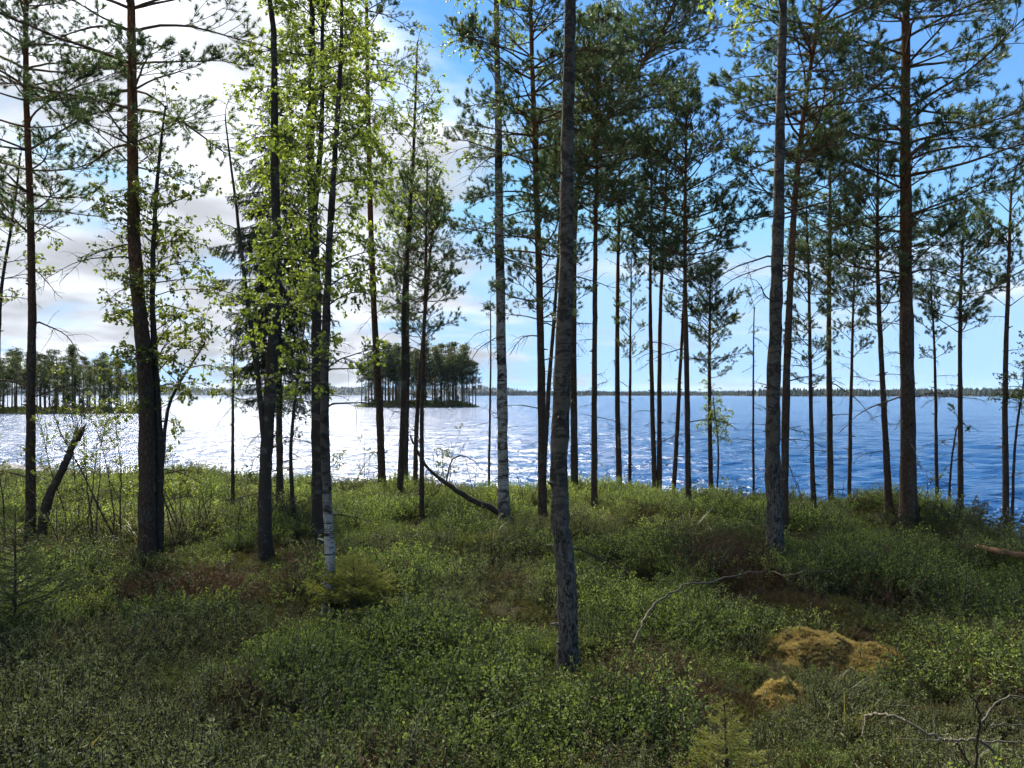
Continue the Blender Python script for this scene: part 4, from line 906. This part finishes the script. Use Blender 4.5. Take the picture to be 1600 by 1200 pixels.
def islet(name, label, px0, px1, wl, dep_half, hgt, ntree, hrange, tlabel, blabel, group, seed, nbush):
    Y = (EYE-WATER)*FPX/(wl-HY); x0, x1 = (px0-CX)/FPX*Y, (px1-CX)/FPX*Y
    cx, hw = (x0+x1)/2, (x1-x0)/2; cyv = Y+dep_half; rg = np.random.default_rng(seed)
    def hz(u, v):
        r = np.hypot(u, v)+0.12*(fbm(u*3+seed, v*3, seed, 3)-0.5)*2
        return -0.6+(hgt+0.6)*np.clip(1-r**3, 0, 1)**0.6*(0.8+0.4*fbm(u*4, v*4, seed+1, 3))
    uu = np.linspace(-1.15, 1.15, 90); vv = np.linspace(-1.15, 1.15, 50); U, V = np.meshgrid(uu, vv)
    o = obj(name, grid_mesh(name, U*hw, V*dep_half, hz(U, V), M['island']), None, (cx, cyv, WATER)); tag(o, label, None, kind='structure')
    pts = []; tries = 0
    while len(pts) < ntree and tries < 4000:
        tries += 1; a = rg.uniform(0, 6.28); r = math.sqrt(rg.random())*0.90; u, v = r*cos(a), r*sin(a)
        if all(math.hypot((u-p[0])*hw, (v-p[1])*dep_half) > 1.6 for p in pts): pts.append((u, v))
    kl = min(range(len(pts)), key=lambda q: pts[q][0]); kr = max(range(len(pts)), key=lambda q: pts[q][0])
    if px0 < 0: kl = -1
    for k, (u, v) in enumerate(pts):
        h = rg.uniform(*hrange); f = FAR_P[rg.integers(len(FAR_P))]; s = h/14
        t = obj('islet_pine', None, None, (cx+u*hw, cyv+v*dep_half, WATER+float(hz(np.array([u]), np.array([v]))[0])-0.05), (0, 0, rg.uniform(0, 6.28)), (s, s, s))
        lb_ = tlabel
        if k == kl: lb_ = 'leftmost '+tlabel
        elif k == kr: lb_ = 'rightmost '+tlabel
        tag(t, lb_, 'pine tree', group); obj('trunk', f[0], t); obj('crown', f[1], t)
    for k in range(nbush):
        a = rg.uniform(pi, 2*pi); r = rg.uniform(0.72, 0.93); u, v = r*cos(a), r*sin(a); f = FAR_B[rg.integers(3)]; s = rg.uniform(0.18, 0.6)
        t = obj('islet_bush', None, None, (cx+u*hw, cyv+v*dep_half, WATER+float(hz(np.array([u]), np.array([v]))[0])-0.05), (0, 0, rg.uniform(0, 6.28)), (s, s, s))
        tag(t, blabel, 'bush', group.replace('pines', 'bushes')); obj('trunk', f[0], t); obj('crown', f[1], t)
    m = 2600; a = rg.uniform(0, 6.28, m); r = np.sqrt(rg.random(m))*0.97; u, v = r*np.cos(a), r*np.sin(a)
    mb = MB(); leaves(mb, np.stack([u*hw, v*dep_half, hz(u, v)], -1), np.tile([0, 0, 1.0], (m, 1)), 0.5, 0.36, rg, 0, 0.4, 0.3, 0.7, 0.0, 0.0)
    g = obj(name+'_undergrowth', mb.mesh('undergrowth', [M['far_leaf']], False), None, (cx, cyv, WATER)); tag(g, 'green undergrowth along the shore of the '+name.replace('_', ' '), 'undergrowth', kind='stuff')
islet('center_islet', 'low islet crowded with pines in the middle of the lake', 540, 752, 636.5, 10, 1.3, 82, (9.0, 15.5), 'slender pine among those crowding the islet in mid lake', 'low green bush on the front shore of the mid lake islet', 'pines on the mid lake islet', 4, 16)
islet('left_islet', 'wooded point of land at the left edge of the lake', -190, 216, 646.5, 9, 0.6, 104, (5.5, 10.8), 'pine on the wooded point at the left edge of the lake', 'low green bush on the wooded point at the left edge of the lake', 'pines on the left point', 9, 20)

# ------------------------------------------------------------------ far shores
def far_shore(name, label, px0, px1, Y, hill, seed, treeh=(9, 15), rows=5, per_m=0.30):
    rg = np.random.default_rng(seed); x0, x1 = (px0-CX)/FPX*Y, (px1-CX)/FPX*Y
    n = 160; xs_ = np.linspace(x0, x1, n); vs_ = np.linspace(0, 1, 8); U, V = np.meshgrid(xs_, vs_)
    def H(x, v):
        e = np.minimum(sstep(0, 0.12, (x-x0)/(x1-x0)), sstep(1, 0.9, (x-x0)/(x1-x0)))
        return -0.5+(hill*(0.35+1.1*fbm(x*0.004, v*0+seed, seed, 3))*e+1.2)*v**0.7
    dep = 420
    o = obj(name, grid_mesh(name, U, Y+V*dep, WATER+H(U, V), M['soil'])); tag(o, label, None, kind='structure')
    m = int((x1-x0)*per_m*rows); x = rg.uniform(x0, x1, m); v = rg.uniform(0.01, 1, m)**1.5; z = WATER+H(x, v)
    mb = MB(); h = rg.uniform(treeh[0], treeh[1], m)*(0.75+0.5*fbm(x*0.02, v*3, seed+2, 3)); w = h*rg.uniform(0.16, 0.30, m)
    ns = 5; th = np.arange(ns)/ns*2*pi
    lv = [(0.0, 0.25), (0.25, 1.0), (0.6, 0.75), (1.0, 0.04)]
    V_ = np.zeros((m, len(lv), ns, 3))
    for q, (hh, ww) in enumerate(lv):
        j = rg.uniform(0.7, 1.3, (m, ns))
        V_[:, q, :, 0] = x[:, None]+np.cos(th)*w[:, None]*ww*j; V_[:, q, :, 1] = (Y+v*dep)[:, None]+np.sin(th)*w[:, None]*ww*j; V_[:, q, :, 2] = z[:, None]+h[:, None]*hh*rg.uniform(0.93, 1.05, (m, ns))
    F = []; nv = len(lv)*ns
    loc = np.array([(q*ns+s, q*ns+(s+1) % ns, (q+1)*ns+(s+1) % ns, (q+1)*ns+s) for q in range(len(lv)-1) for s in range(ns)])
    F = (np.arange(m)[:, None, None]*nv+loc[None]).reshape(-1, 4)
    mb.add(V_.reshape(-1, 3), F, 0, np.repeat(np.clip(rg.normal(0.5, 0.3, m), 0, 1), nv))
    g = obj(name+'_forest', mb.mesh('far_forest', [M['shore_needle']], False)); tag(g, 'far forest on the '+name.replace('_', ' ')+', one dark band', 'forest', kind='stuff')
far_shore('right_far_shore', 'far wooded shore at the right, the nearest of the far shores', 1225, 1900, 1500, 7, 12)
far_shore('middle_far_shore', 'thin far wooded shore in the middle', 730, 1420, 2500, 6, 13)
far_shore('left_far_shore', 'distant bluish hills on the left horizon', -450, 880, 4200, 44, 14, (10, 16), 5, 0.20)

# ------------------------------------------------------------------ air
hm = MB(); c8 = np.array([(sx*7000, 1500+sy*7000, z) for z in (-5.0, 80.0) for sy in (-1, 1) for sx in (-1, 1)], float)
hm.add(c8, np.array([(0, 2, 3, 1), (4, 5, 7, 6), (0, 1, 5, 4), (1, 3, 7, 5), (3, 2, 6, 7), (2, 0, 4, 6)]))
hmat, hnt = new_mat('haze_air')
hv = node(hnt, 'ShaderNodeVolumePrincipled', {'Color': (0.62, 0.80, 1.0, 1), 'Density': 0.00003, 'Anisotropy': 0.0})
ho = node(hnt, 'ShaderNodeOutputMaterial'); hnt.links.new(hv.outputs[0], ho.inputs['Volume'])
haze = obj('haze', hm.mesh('haze', [hmat], False)); tag(haze, 'thin bluish air over the lake', 'haze', kind='stuff')
